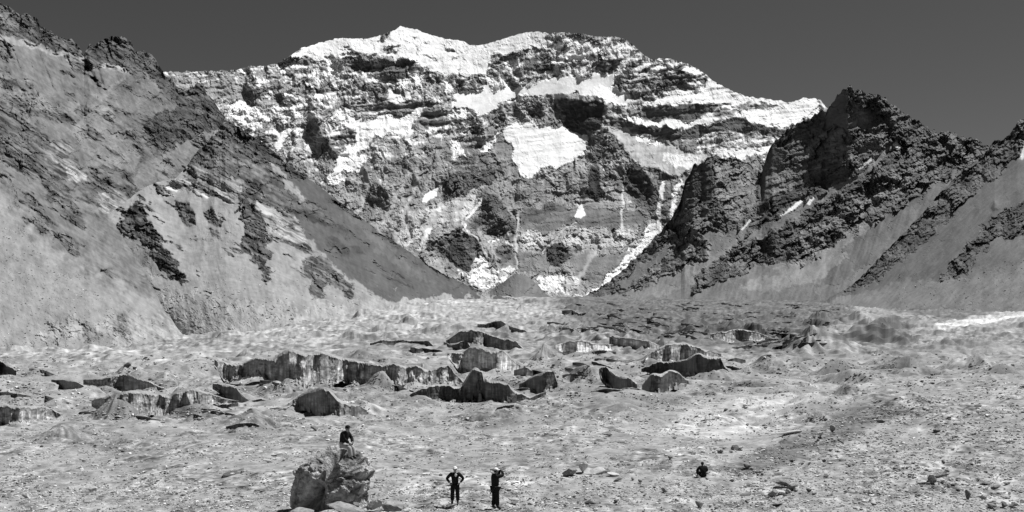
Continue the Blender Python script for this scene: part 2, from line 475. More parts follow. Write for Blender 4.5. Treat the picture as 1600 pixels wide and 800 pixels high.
    # snow ramps along the strata of the right ridge
    for q in ([(995, 118), (1020, 108), (1042, 102), (1044, 106), (1020, 115), (998, 124)], [(985, 112), (1012, 98), (1016, 101), (992, 118)],
              [(1048, 110), (1075, 104), (1098, 116), (1096, 120), (1072, 112)], [(1025, 93), (1042, 92), (1046, 96), (1028, 97)]):
        P(q, a=1.4, snow=1.3, rough=.30, jag=2.5)
    # hanging glacier shelf
    P([(707, 168), (712, 151), (724, 143), (754, 140), (765, 128), (787, 132), (798, 140), (820, 137), (856, 126), (870, 118), (905, 117), (941, 120), (963, 113), (958, 134),
       (974, 145), (986, 156), (982, 168), (960, 162), (943, 155), (927, 148), (891, 146), (866, 146), (850, 152), (834, 149), (814, 149), (792, 158), (776, 166), (751, 182), (743, 171), (721, 166)],
      a=1.15, b=.15, snow=1.5, rough=.08, strat=0, jag=3)
    P([(866, 146), (891, 145), (927, 148), (943, 155), (940, 163), (915, 158), (890, 157), (868, 155)], a=.25, alb=0.500, snow=0, rough=.3, strat=.0, flute=.6, jag=2)
    P([(943, 155), (960, 161), (985, 168), (1000, 190), (1012, 200), (985, 193), (950, 180), (942, 168)], a=1.0, snow=.62, alb=0.400, rough=.9)
    P([(755, 120), (772, 110), (790, 125), (800, 140), (765, 138)], snow=.62, rough=.9)
    # walls under the shelf, the shaded ones darkened in colour too
    P([(751, 184), (776, 167), (800, 159), (830, 152), (873, 153), (880, 175), (882, 196), (850, 196), (820, 194), (800, 192), (780, 190), (765, 196)], a=.42, b=.2, alb=0.203, snow=.1, rough=.9, flute=.8)
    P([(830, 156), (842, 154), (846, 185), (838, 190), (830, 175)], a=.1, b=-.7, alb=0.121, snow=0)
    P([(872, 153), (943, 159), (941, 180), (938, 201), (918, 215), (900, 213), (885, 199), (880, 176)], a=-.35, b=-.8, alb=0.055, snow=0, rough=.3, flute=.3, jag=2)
    P([(705, 185), (735, 182), (745, 195), (735, 208), (712, 205)], a=.3, alb=0.121, snow=.15)
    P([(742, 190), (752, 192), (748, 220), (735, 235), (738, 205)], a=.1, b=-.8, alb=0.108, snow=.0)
    P([(720, 215), (760, 205), (790, 188), (795, 196), (765, 215), (740, 240), (725, 235)], a=.45, alb=0.189, snow=.0, strat=.6)
    # central snowfield
    P([(785, 201), (800, 194), (850, 197), (885, 199), (917, 218), (914, 238), (893, 254), (870, 259), (845, 262), (833, 280), (820, 276), (808, 259), (798, 240), (790, 220)],
      a=1.25, b=0, snow=1.1, alb=0.600, rough=.14, flute=.15, jag=4)
    P([(752, 238), (765, 215), (778, 205), (777, 218), (762, 236)], a=1.2, snow=1.3, rough=.30, jag=2)
    P([(780, 208), (790, 215), (800, 240), (806, 262), (790, 262), (775, 245), (764, 240)], a=.9, alb=0.257, snow=0, rough=.4, strat=.4)
    P([(715, 248), (740, 236), (765, 236), (780, 250), (800, 262), (790, 275), (740, 272), (705, 275)], a=.5, b=-.1, alb=0.162, snow=0, strat=.5, rough=.8)
    # left central snowfield
    P([(541, 178), (575, 184), (625, 181), (645, 178), (663, 159), (656, 180), (646, 205), (640, 223), (632, 213), (610, 205), (585, 214), (565, 235), (552, 250), (535, 265), (520, 276), (513, 270),
       (532, 243), (552, 222), (556, 205), (548, 192)], a=1.35, b=.1, snow=1.3, rough=.30, flute=.6, jag=5)
    P([(505, 282), (520, 262), (545, 246), (578, 240), (562, 262), (537, 280), (520, 290)], a=1.2, snow=1.05, rough=.5, jag=6)
    P([(428, 230), (440, 205), (450, 198), (454, 205), (441, 228), (432, 238)], a=1.3, snow=1.3, rough=.2, jag=1.5)
    P([(605, 140), (612, 142), (618, 155), (640, 146), (642, 154), (616, 163), (608, 159)], a=1.2, snow=1.2, rough=.30, jag=3)
    P([(618, 124), (632, 121), (638, 130), (626, 138)], a=1.1, snow=1.0, jag=4)
    P([(640, 108), (656, 110), (664, 125), (655, 140), (645, 128)], a=1.1, snow=1.0, jag=5)
    P([(690, 124), (708, 130), (718, 142), (702, 146), (690, 136)], a=1.1, snow=1.0, jag=5)
    P([(480, 112), (500, 108), (520, 118), (510, 124), (488, 120)], a=1.1, snow=.85, jag=5)
    P([(710, 215), (722, 235), (724, 242), (706, 244), (700, 225)], a=1.1, snow=.9, jag=5)
    P([(705, 152), (722, 168), (745, 172), (748, 182), (735, 180), (712, 182)], a=.8, snow=.75, alb=0.300)
    # right hand bands of snow and cliff
    P([(1003, 166), (1010, 156), (1045, 151), (1060, 146), (1088, 142), (1112, 128), (1145, 138), (1209, 150), (1245, 155), (1255, 148), (1272, 149), (1278, 165), (1262, 181), (1245, 191), (1227, 201),
       (1205, 193), (1180, 192), (1170, 189), (1160, 179), (1150, 166), (1120, 160), (1090, 158), (1065, 160), (1050, 166), (1025, 166)], a=1.45, b=-.1, snow=1.4, rough=.30, flute=.4, jag=4)
    P([(1150, 160), (1180, 158), (1212, 161), (1215, 168), (1185, 168), (1165, 172), (1152, 168)], a=.5, alb=0.203, snow=.45, jag=4)
    P([(1003, 167), (1050, 167), (1070, 161), (1120, 161), (1119, 172), (1095, 180), (1080, 192), (1060, 190), (1050, 184), (1025, 190), (1003, 185)], a=-.02, b=-.2, alb=0.121, snow=.0, rough=.25, flute=.5, jag=2)
    P([(1003, 187), (1025, 191), (1050, 185), (1062, 192), (1080, 193), (1095, 184), (1122, 172), (1150, 167), (1158, 178), (1140, 182), (1110, 190), (1090, 197), (1060, 200), (1040, 197), (1010, 197)], a=1.5, snow=1.2, rough=.30, jag=3)
    P([(1112, 176), (1145, 168), (1160, 172), (1150, 180), (1118, 186)], a=.4, snow=.35, alb=0.189, strat=.8)
    P([(948, 186), (965, 185), (990, 195), (1010, 197), (1040, 198), (1060, 201), (1090, 199), (1115, 191), (1150, 184), (1175, 192), (1200, 195), (1226, 203), (1220, 213), (1190, 209), (1150, 207), (1110, 206), (1090, 213), (1065, 216), (1045, 219), (1030, 213), (1005, 211), (985, 206), (965, 200)],
      a=.0, b=-.3, alb=0.121, snow=.0, rough=.4, flute=.6, jag=3)
    P([(1040, 220), (1090, 213), (1110, 207), (1200, 210), (1225, 215), (1200, 235), (1120, 232), (1095, 240), (1060, 232)], a=.7, alb=0.243, snow=.45, rough=.5, flute=1.6)
    P([(1112, 238), (1125, 228), (1150, 232), (1190, 231), (1196, 227), (1192, 241), (1160, 246), (1125, 244)], a=1.3, snow=1.0, jag=4, rough=.3)
    P([(950, 196), (975, 201), (1000, 212), (1030, 224), (1060, 232), (1095, 240), (1112, 245), (1100, 253), (1080, 263), (1060, 276), (1045, 269), (1020, 263), (1000, 256), (985, 246), (970, 229), (955, 212)],
      a=1.3, b=-.1, snow=0, alb=0.420, rough=.25, flute=.6, strat=.2, jag=3)
    P([(1030, 240), (1065, 240), (1105, 247), (1080, 262), (1055, 262)], a=1.3, snow=.75, alb=0.600, rough=.3)
    P([(985, 205), (1010, 212), (1030, 228), (1010, 225), (995, 218)], snow=.9, a=1.3, jag=3)
    # buttresses below, their shade deepened by a darker rock colour
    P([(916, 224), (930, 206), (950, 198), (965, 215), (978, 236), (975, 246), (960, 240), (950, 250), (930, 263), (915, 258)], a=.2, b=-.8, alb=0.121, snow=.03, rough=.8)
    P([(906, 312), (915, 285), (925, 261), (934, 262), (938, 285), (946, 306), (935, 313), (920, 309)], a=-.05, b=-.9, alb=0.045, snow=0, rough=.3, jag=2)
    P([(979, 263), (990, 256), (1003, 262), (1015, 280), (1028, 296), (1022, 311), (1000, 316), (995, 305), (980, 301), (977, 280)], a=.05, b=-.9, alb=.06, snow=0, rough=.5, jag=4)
    P([(935, 262), (978, 248), (980, 262), (976, 300), (950, 310), (940, 285)], a=.6, b=.4, alb=0.200, snow=.3, flute=.9)
    P([(1005, 262), (1030, 264), (1058, 276), (1050, 283), (1025, 276)], a=.15, alb=0.108, snow=.05, jag=3)
    P([(1015, 280), (1030, 278), (1062, 284), (1050, 340), (1035, 352), (1010, 340), (1000, 318), (1024, 310)], a=.35, alb=0.149, snow=.0, rough=.6)
    P([(1034, 284), (1038, 279), (1038, 300), (1033, 330), (1030, 352), (1025, 352), (1027, 325), (1029, 300)], a=.9, snow=1.3, rough=.30, jag=2, soft=1)
    P([(1062, 281), (1069, 286), (1060, 310), (1052, 330), (1047, 352), (1043, 352), (1045, 325), (1052, 300)], a=.9, snow=1.1, rough=.5, jag=3, soft=1)
    P([(1010, 352), (1035, 350), (1034, 362), (1018, 374), (1007, 370)], a=1.3, snow=1.4, rough=.2, jag=2, soft=1)
    P([(1010, 368), (1019, 372), (1000, 398), (985, 420), (976, 436), (968, 455), (950, 458), (925, 462), (900, 464), (925, 451), (945, 435), (965, 413), (985, 393)], a=1.2, b=-.2, snow=1.0, alb=0.450, rough=.5, flute=.9, jag=4)
    # middle walls and bench
    P([(780, 280), (820, 278), (860, 275), (868, 300), (862, 322), (815, 322), (785, 305)], a=.5, alb=0.240, snow=.08, flute=.9, rough=.5)
    P([(862, 262), (905, 258), (915, 285), (905, 315), (870, 318)], a=.6, alb=0.260, snow=.15, flute=.8, rough=.7)
    P([(905, 312), (950, 308), (990, 318), (1010, 322), (1000, 330), (900, 325)], a=.7, alb=0.300, snow=0.1, rough=.3, strat=.6)
    P([(806, 326), (850, 322), (900, 324), (1000, 330), (1010, 348), (940, 356), (880, 352), (850, 364), (820, 362)], a=.95, b=-.1, alb=0.176, snow=0, rough=.25, strat=.3)
    P([(845, 322), (862, 318), (870, 335), (850, 342), (815, 352), (825, 338)], a=.35, b=-.5, alb=0.121, snow=0)
    P([(899, 338), (903, 326), (909, 316), (913, 330), (916, 337), (908, 341)], a=1.1, snow=1.4, rough=.2, jag=1, soft=1)
    P([(812, 362), (860, 364), (885, 354), (960, 357), (1010, 362), (1000, 385), (930, 392), (870, 384), (820, 392)], a=.8, alb=.42, snow=.05, rough=1.2)
    P([(850, 391), (870, 382), (886, 390), (889, 405), (876, 418), (860, 412)], a=.0, b=-.5, alb=0.060, snow=0)
    P([(890, 385), (905, 382), (910, 392), (898, 396)], a=.0, b=-.5, alb=0.060, snow=0)
    P([(865, 425), (878, 418), (895, 424), (885, 430)], a=.0, b=-.5, alb=0.095, snow=0)
    P([(888, 396), (960, 396), (985, 398), (960, 420), (930, 440), (905, 440), (895, 415)], a=1.1, b=-.1, alb=0.200, snow=0, rough=.25)
    P([(790, 395), (850, 395), (860, 415), (850, 428), (805, 425), (775, 408)], a=1.0, alb=0.200, snow=0, rough=.4, flute=.5)
    # pyramids of dark rock near the foot, left sides coloured darker as shade
    P([(662, 386), (690, 369), (722, 355), (745, 372), (762, 395), (768, 413), (750, 406), (735, 432), (715, 418), (695, 405)], a=.45, alb=0.085, snow=.0, rough=.9)
    P([(695, 385), (715, 365), (722, 358), (722, 380), (735, 405), (733, 430), (712, 415), (692, 402)], a=.1, b=-.7, alb=0.066, snow=0)
    P([(740, 350), (755, 320), (772, 304), (786, 312), (800, 335), (810, 362), (790, 376), (760, 366)], a=.6, alb=0.113, snow=0)
    P([(755, 320), (768, 306), (772, 330), (758, 355), (744, 352)], a=.2, b=-.7, alb=0.085, snow=0)
    P([(688, 302), (700, 275), (735, 262), (768, 257), (774, 280), (748, 300), (735, 311), (715, 319), (690, 316)], a=.3, b=-.4, alb=0.095, snow=0)
    P([(775, 390), (790, 380), (800, 400), (788, 412)], a=.1, b=-.6, alb=0.121, snow=0)
    P([(565, 300), (590, 285), (610, 300), (600, 325), (575, 320)], a=.15, b=-.5, alb=0.121, snow=0)
    P([(600, 250), (690, 240), (690, 300), (660, 300), (620, 315)], a=.7, alb=0.243, snow=.12, flute=.8)
    P([(590, 345), (630, 330), (660, 330), (650, 370), (640, 385), (610, 365)], a=1.0, alb=.42, snow=.3, rough=.8)
    P([(659, 311), (668, 300), (685, 294), (681, 308), (668, 318), (660, 317)], a=1.2, snow=1.4, rough=.2, jag=1.5, soft=1)
    P([(648, 372), (668, 326), (690, 318), (728, 306), (756, 300), (745, 320), (722, 346), (690, 353), (668, 364)], a=1.15, b=.1, alb=.5, snow=.15, rough=.5, flute=.8)
    P([(727, 345), (750, 312), (758, 302), (755, 314), (735, 342)], a=1.2, alb=0.600, snow=.8, rough=.3, jag=1.5)
    P([(655, 385), (672, 350), (684, 322), (690, 322), (676, 355), (664, 388)], a=1.2, alb=0.420, snow=.4, rough=.4, jag=2)
    P([(735, 405), (748, 400), (765, 413), (790, 417), (806, 428), (790, 440), (770, 448), (745, 446), (715, 430), (733, 426)], a=1.15, alb=0.480, snow=.62, rough=.9, flute=.6)
    P([(836, 436), (860, 428), (900, 424), (906, 446), (890, 460), (862, 458), (845, 450)], a=1.15, alb=0.480, snow=.62, rough=.9, flute=.6)
    s.rib([(722, 357), (745, 375), (765, 400)], 30, 9)
    s.rib([(772, 304), (770, 330), (795, 370)], 32, 9)
    s.rib([(935, 205), (925, 260), (915, 300)], 30, 10)
    s.rib([(940, 160), (940, 200), (965, 240)], 26, 9)
    s.rib([(1003, 262), (1028, 296), (1040, 330)], 22, 8)
    s.rib([(500, 160), (520, 210), (515, 260)], 25, 8)
    s.rib([(450, 170), (465, 210), (470, 260)], 25, 8)
    s.rib([(640, 230), (620, 290), (640, 340)], 30, 9)
    s.rib([(1012, 365), (975, 425), (900, 465)], 22, -9)
    # pale fans and gullies running down the lower face
    for q, w_, al_ in (([(655, 388), (672, 350), (688, 318)], 3, .5), ([(700, 345), (735, 300), (760, 290)], 3, .4), ([(760, 400), (745, 370), (722, 350)], 2.5, .45), ([(600, 350), (622, 300), (640, 270)], 4, .35), ([(560, 330), (575, 290), (560, 265)], 4, .4),
                       ([(808, 420), (806, 360), (812, 330)], 2.5, .45), ([(640, 370), (632, 330), (650, 290)], 3, .42), ([(905, 440), (925, 400), (930, 385)], 4, .4), ([(1100, 350), (1090, 330), (1105, 300)], 3, .3), ([(845, 395), (880, 360), (902, 345)], 2, .5), ([(973, 360), (972, 320), (976, 290)], 2, .55)):
        m_ = np.clip(1.3 - line_d(s.X + 2 * s.wx, s.Y + 2 * s.wy, q) / w_, 0, 1)
        s.alb = s.alb * (1 - m_) + al_ * m_; s.rough = s.rough * (1 - .7 * m_); s.extra += 2.0 * m_
    gf = lambda x, y: .75 * np.tanh(fbm(x / 210 + 3, y / 260, 2, 77) * 4) + .55 * sstep(640, 720, x) * sstep(900, 800, x) * sstep(190, 240, y) - .5 * sstep(600, 520, x) + .5 * sstep(900, 1000, x) * sstep(260, 320, y)
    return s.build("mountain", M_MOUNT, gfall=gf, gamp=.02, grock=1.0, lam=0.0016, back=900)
main_face()

# ------------------------------------------------------------------ left valley wall
def left_wall():
    crest = [(-70, -40), (-30, -14), (0, 4), (15, 11), (25, 19), (33, 23), (45, 21), (58, 29), (62, 40), (78, 48), (92, 58), (110, 61), (120, 68), (125, 75), (131, 86), (140, 69), (148, 71),
             (160, 61), (175, 57), (192, 57), (205, 66), (212, 81), (225, 79), (237, 85), (244, 93), (250, 104), (258, 118), (272, 128), (280, 142), (290, 142), (300, 138), (308, 129), (318, 130),
             (322, 146), (335, 158), (345, 176), (357, 200), (380, 240), (420, 300)]
    ctrl = [(-70, -40, 1900), (0, 4, 2100), (60, 35, 2300), (120, 68, 2550), (190, 57, 2800), (250, 104, 3100), (300, 140, 3400), (345, 176, 3700), (420, 300, 3700),
            (-70, 560, 780), (0, 560, 830), (100, 560, 900), (200, 560, 950), (300, 560, 1000), (340, 560, 1100),
            (0, 440, 1030), (100, 440, 1100), (200, 440, 1250), (250, 455, 1420), (0, 300, 1320), (100, 300, 1500), (165, 335, 1720), (0, 160, 1650), (100, 160, 2000), (200, 160, 2500), (200, 270, 2250), (280, 230, 2900),
            (300, 330, 2900), (330, 440, 2600), (380, 400, 3000), (420, 560, 2900), (380, 560, 2000)]
    s = Sheet(crest, [(-70, 575), (420, 575)], 1.15, ctrl, 205, jag=1.5, base_alb=.13, rough=.42, sdir=(-.62, 1.0), brk=.6)
    P = s.put
    s.flute += .55; s.strat += .30; s.fk = .8
    P([(-80, -60), (33, 5), (60, 20), (80, 40), (112, 52), (128, 75), (125, 88), (110, 88), (90, 82), (70, 74), (50, 68), (33, 62), (20, 60), (-80, 20)], a=0.07, b=.1, alb=0.067, rough=1.62)  # outcrops on this wall are toned below their rock to deepen shadow
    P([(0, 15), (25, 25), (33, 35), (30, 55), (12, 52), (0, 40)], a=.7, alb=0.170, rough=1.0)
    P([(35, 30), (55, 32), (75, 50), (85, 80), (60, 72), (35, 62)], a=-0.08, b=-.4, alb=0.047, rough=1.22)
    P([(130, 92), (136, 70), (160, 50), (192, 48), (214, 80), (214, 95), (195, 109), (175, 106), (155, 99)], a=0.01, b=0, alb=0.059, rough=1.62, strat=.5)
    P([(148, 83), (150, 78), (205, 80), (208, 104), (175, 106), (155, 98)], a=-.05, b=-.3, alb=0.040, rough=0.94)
    P([(212, 90), (225, 74), (245, 90), (262, 115), (285, 146), (300, 175), (322, 202), (300, 192), (270, 162), (245, 132), (225, 112)], a=0.22, alb=0.074, rough=1.49, brk=.3)
    P([(278, 145), (305, 115), (325, 145), (350, 175), (362, 200), (340, 205), (310, 192), (292, 168)], a=0.04, b=-.1, alb=0.059, rough=1.62)
    P([(-80, 10), (0, 50), (50, 70), (130, 95), (195, 110), (205, 108), (150, 155), (90, 140), (60, 128), (0, 116), (-80, 90)], a=1.45, b=.35, alb=.13, rough=.2, flute=3.6, jag=2)
    P([(-10, 48), (50, 66), (130, 90), (200, 107), (200, 112), (130, 100), (50, 77), (-10, 60)], alb=0.270, k=.8, jag=3)
    P([(205, 108), (240, 128), (270, 160), (280, 172), (245, 178), (225, 200), (205, 190), (165, 165), (160, 150)], a=1.2, b=-.45, alb=.125, rough=.35, flute=.7)
    P([(145, 155), (155, 148), (205, 106), (212, 108), (180, 138), (155, 158)], a=1.4, b=.5, alb=.17, rough=.15, jag=5)
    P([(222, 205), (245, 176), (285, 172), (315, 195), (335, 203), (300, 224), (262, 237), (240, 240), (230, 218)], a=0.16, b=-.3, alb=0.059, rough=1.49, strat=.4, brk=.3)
    P([(95, 160), (160, 162), (190, 185), (225, 235), (205, 268), (165, 260), (130, 235), (110, 200)], a=1.2, b=.1, alb=.17, rough=.4, flute=.9)
    P([(118, 165), (130, 160), (140, 172), (125, 195), (116, 188)], a=0.10, b=-.6, alb=0.080, rough=0.81)
    P([(196, 205), (215, 215), (228, 236), (222, 252), (208, 236)], a=0.22, b=-.4, alb=0.086, rough=.8)
    P([(200, 275), (240, 245), (330, 205), (330, 222), (300, 245), (278, 278), (235, 280)], a=1.5, b=.3, alb=.165, rough=.12, flute=.7, jag=9, soft=4)
    P([(-80, 100), (20, 118), (48, 135), (62, 150), (92, 165), (97, 182), (70, 178), (50, 186), (20, 168), (-80, 130)], a=.8, alb=0.170, rough=.8, jag=7)
    P([(5, 128), (22, 118), (26, 130), (12, 140)], a=0.04, b=-.3, alb=0.067, rough=1.08)
    P([(28, 152), (46, 160), (50, 182), (34, 172)], a=0.16, b=-.5, alb=0.080, rough=1.08)
    P([(-80, 130), (0, 160), (42, 182), (82, 215), (118, 250), (130, 275), (105, 302), (60, 288), (30, 268), (0, 250), (-80, 205)], a=0.34, alb=0.086, rough=.7, strat=1.5, jag=7, brk=.25)
    P([(68, 228), (85, 220), (110, 234), (126, 256), (100, 262), (72, 250)], a=.6, alb=0.170, rough=.6, strat=1.1)
    P([(67, 282), (80, 272), (95, 285), (112, 308), (135, 345), (120, 340), (90, 325), (70, 308)], a=0.10, b=-.2, alb=0.080, rough=1.08, strat=1.0)
    P([(98, 258), (125, 262), (135, 285), (115, 282)], a=.8, alb=0.270, strat=1.2)
    for q in ([(75, 360), (88, 361), (97, 372), (85, 371)], [(55, 334), (75, 338), (92, 352), (75, 354)], [(50, 350), (60, 350), (63, 358), (54, 358)], [(138, 260), (150, 262), (175, 280), (206, 298), (185, 303), (160, 290), (142, 272)],
              [(30, 295), (45, 300), (55, 315), (38, 306)], [(45, 318), (62, 328), (70, 336), (52, 330)], [(20, 430), (30, 433), (32, 440), (24, 438)], [(25, 484), (40, 486), (42, 491), (28, 490)], [(95, 476), (108, 474), (108, 478)],
              [(185, 262), (205, 272), (212, 285), (195, 280)], [(160, 312), (178, 315), (182, 328), (165, 332), (152, 326)]):
        P(q, a=0.04, b=-.35, alb=0.067, rough=1.22, strat=.5, jag=3)
    P([(155, 298), (200, 298), (206, 310), (180, 335), (160, 338), (150, 320)], a=.9, alb=0.230, rough=.6, strat=1.0)
    u_ = X_ = s.X * -.62 + s.Y; v_ = s.X + .62 * s.Y
    oc = fbm(u_ / 22, v_ / 75, 4, 991, .6) + .35 * fbm(s.X / 60, s.Y / 60, 2, 993)
    thr_ = .20 + .5 * s.mask([(-80, 250), (0, 300), (60, 370), (140, 430), (260, 470), (330, 545), (330, 600), (-80, 600)], 20, 6) + .12 * s.mask([(95, 160), (190, 170), (225, 235), (205, 268), (130, 240)], 8, 6) + .14 * s.mask([(-10, 55), (200, 110), (150, 155), (0, 116)], 6, 4)
    mo = sstep(0, .09, oc - thr_) * (1 - .6 * sstep(0, .25, s.bn - .1))
    s.A = s.A * (1 - mo) + .15 * mo; s.B = s.B * (1 - mo) - .35 * mo; s.rough = s.rough * (1 - mo) + 1.0 * mo; s.strat = s.strat * (1 - mo) + .9 * mo; s.alb = s.alb * (1 - mo) + .075 * mo
    # lower fan: fine pale scree, and the cut bank of old moraine at its foot
    P([(-80, 250), (0, 300), (60, 370), (140, 430), (260, 470), (330, 545), (330, 580), (-80, 580)], a=1.6, alb=.20, rough=.14, strat=.12, flute=.35, jag=12, soft=14)
    P([(60, 515), (105, 500), (150, 505), (200, 490), (300, 490), (340, 520), (330, 535), (260, 528), (200, 540), (120, 528), (70, 535)], a=1.0, alb=0.230, rough=.55, flute=1.3, strat=.4, brk=0, jag=8)
    for q in ([(180, 500), (192, 492), (205, 515), (200, 525)], [(213, 490), (225, 498), (220, 502)], [(255, 455), (300, 495), (315, 490), (345, 530), (330, 535), (290, 505), (262, 470)]):
        P(q, a=.5, b=-.3, alb=0.160, rough=.8, jag=4)
    s.rib([(330, 545), (255, 460), (200, 400), (165, 345), (150, 300), (120, 230), (90, 170)], 26, -15)
    s.rib([(207, 108), (170, 145), (150, 158)], 20, 12)
    s.rib([(207, 108), (260, 150), (290, 185), (320, 200)], 26, 15)
    s.rib([(0, 120), (60, 150), (130, 230)], 30, 14)
    s.rib([(0, 200), (70, 260), (130, 345)], 26, 10)
    s.rib([(160, 165), (215, 210), (232, 250)], 22, 9)
    s.rib([(60, 160), (110, 200), (140, 255)], 18, -9)
    s.rib([(225, 205), (262, 200), (310, 192)], 20, 9)
    for x in (20, 52, 78, 105, 128, 150):
        s.rib([(x + 25, 66 + .32 * x), (x - 5, 150)], 11, 5)
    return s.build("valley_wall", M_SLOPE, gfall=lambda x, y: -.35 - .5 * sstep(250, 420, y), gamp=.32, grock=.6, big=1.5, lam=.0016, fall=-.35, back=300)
left_wall()

# ------------------------------------------------------------------ the spur that comes down from the left
def spur():
    crest = [(120, 385), (150, 352), (165, 338), (190, 320), (215, 300), (240, 286), (275, 278), (290, 262), (305, 240), (325, 222), (335, 204), (347, 195), (352, 188), (361, 189), (370, 197), (400, 216), (430, 238),
             (460, 262), (500, 292), (540, 322), (580, 352), (620, 380), (660, 408), (700, 432), (730, 446), (765, 459), (800, 466), (860, 472)]
    ctrl = [(120, 385, 1700), (165, 338, 1750), (215, 300, 1950), (275, 278, 2150), (352, 188, 2600), (430, 238, 2700), (500, 292, 2780), (580, 352, 2850), (660, 408, 2900), (765, 459, 2950), (860, 472, 2950),
            (120, 570, 1750), (200, 400, 1600), (250, 455, 1420), (300, 510, 1230), (200, 570, 1450), (300, 570, 1150), (400, 500, 1230), (400, 570, 1000), (500, 570, 1050), (600, 570, 1200), (700, 570, 1500), (860, 570, 1900),
            (300, 400, 1620), (400, 400, 1650), (400, 300, 2080), (500, 470, 1480), (500, 400, 1900), (600, 470, 1800), (600, 420, 2250), (700, 490, 2250)]
    s = Sheet(crest, [(120, 575), (860, 575)], 1.15, ctrl, 305, jag=1.0, base_alb=0.215, rough=.15, sdir=(-.5, 1.0), brk=.4)
    P = s.put
    s.flute += .45; s.strat += .12
    P([(120, 380), (165, 345), (215, 420), (262, 470), (340, 500), (420, 520), (420, 600), (120, 600)], alb=0.250, jag=10, soft=12)
    # scree that faces right, towards the glacier
    P([(400, 218), (460, 262), (580, 350), (700, 430), (800, 466), (860, 480), (700, 470), (600, 470), (540, 430), (480, 370), (430, 290)], a=1.15, b=1.0, alb=.075, rough=.16, flute=.4, jag=3)
    P([(505, 270), (560, 330), (620, 400), (680, 440), (640, 432), (590, 390), (540, 330)], alb=.105, k=.8, jag=6)
    # spur top rock
    P([(335, 204), (352, 180), (375, 195), (440, 243), (480, 274), (478, 284), (430, 264), (415, 262), (450, 288), (500, 325), (522, 345), (515, 353), (490, 346), (450, 331), (430, 312), (400, 292), (370, 277), (330, 272), (298, 277), (285, 265), (305, 236)],
      a=.5, b=.2, alb=.085, rough=.9, strat=.7, jag=5)
    P([(352, 186), (366, 190), (400, 214), (440, 242), (480, 275), (476, 282), (430, 262), (408, 256), (380, 234), (352, 212)], a=0.13, b=.5, alb=0.046, rough=1.22)
    P([(414, 248), (430, 258), (468, 300), (480, 322), (460, 300), (430, 275)], a=1.1, alb=0.220, rough=.15)
    P([(250, 292), (275, 278), (300, 276), (360, 298), (375, 306), (366, 320), (330, 311), (300, 302), (270, 306), (255, 300)], a=.9, alb=0.270, rough=.35, strat=1.5, jag=4)
    P([(295, 250), (340, 268), (385, 292), (370, 300), (330, 288), (290, 272)], a=.7, alb=0.160, rough=.5, strat=1.4, jag=4)
    P([(400, 300), (432, 318), (470, 350), (488, 392), (455, 382), (430, 366), (408, 350)], a=.85, alb=0.210, rough=.4, strat=1.5, jag=4)
    P([(395, 290), (430, 300), (465, 330), (470, 345), (440, 335), (410, 315)], a=0.04, b=.1, alb=0.059, rough=1.08, jag=4)
    # ribs of dark rock in the scree, coloured darker still for lost shadow
    P([(371, 302), (384, 284), (408, 285), (402, 320), (413, 345), (421, 375), (423, 398), (417, 412), (424, 440), (412, 438), (402, 416), (395, 402), (381, 387), (378, 362), (382, 342), (373, 326)], a=-0.05, b=-.6, alb=0.047, rough=1.35, strat=.8, jag=5)
    P([(212, 310), (222, 312), (230, 345), (262, 378), (250, 379), (284, 412), (272, 414), (294, 442), (268, 436), (260, 420), (240, 410), (226, 388), (214, 372), (186, 365), (182, 355), (194, 345), (190, 335)], a=-0.08, b=-.7, alb=0.040, rough=1.22, strat=1.0, jag=4)
    P([(178, 364), (215, 371), (240, 410), (262, 438), (230, 424), (195, 397)], a=1.1, b=.2, alb=0.150, rough=.3, jag=3)
    P([(272, 314), (290, 314), (303, 326), (304, 352), (296, 358), (287, 352), (286, 338), (278, 328)], a=-0.02, b=-.5, alb=0.059, rough=1.22, strat=.6, jag=3)
    P([(316, 332), (330, 326), (347, 345), (346, 356), (330, 350)], a=0.04, b=-.4, alb=0.067, rough=1.08, strat=.8, jag=3)
    P([(322, 356), (336, 358), (347, 376), (334, 372)], a=.5, b=-.2, alb=0.150, rough=.7, strat=.8, jag=3)
    P([(471, 408), (490, 398), (516, 413), (532, 430), (552, 444), (556, 476), (546, 474), (532, 452), (512, 442), (500, 456), (510, 468), (490, 470), (482, 452), (485, 436), (474, 420)], a=0.07, b=-.1, alb=0.059, rough=1.22, strat=1.0, jag=4)
    P([(508, 374), (518, 369), (530, 374), (546, 392), (547, 403), (530, 398), (515, 386)], a=0.01, b=.3, alb=0.047, rough=0.81, jag=2)
    P([(586, 413), (610, 424), (642, 442), (646, 451), (625, 446), (600, 431)], a=0.10, b=.3, alb=0.067, rough=0.81, strat=.8, jag=2)
    P([(524, 350), (535, 351), (560, 378), (545, 373), (528, 361)], a=0.04, b=.3, alb=0.059, rough=0.94, jag=3)
    P([(544, 384), (558, 388), (573, 400), (556, 396)], a=0.04, b=.3, alb=0.053, rough=0.94, jag=3)
    P([(468, 326), (500, 338), (522, 352), (505, 354), (485, 345)], a=.05, b=.1, alb=0.033, rough=.4, jag=2)
    P([(515, 310), (530, 318), (552, 336), (535, 330)], a=0.16, b=.4, alb=0.059, rough=0.94, jag=3)
    P([(488, 398), (512, 402), (530, 428), (512, 420)], a=0.22, alb=0.086, rough=.7, strat=1.0)
    P([(656, 394), (680, 405), (694, 420), (704, 438), (685, 430), (668, 413)], a=0.10, b=.6, alb=0.059, rough=0.81, strat=.9, jag=3)
    P([(695, 428), (712, 440), (740, 454), (720, 452), (700, 440)], a=.7, b=.8, alb=0.078, rough=.3, jag=2)
    u_ = s.X * -.5 + s.Y; v_ = s.X + .5 * s.Y
    oc = fbm(u_ / 16, v_ / 60, 4, 995, .6)
    thr_ = .30 + .25 * sstep(400, 460, s.Y + 0 * s.X)
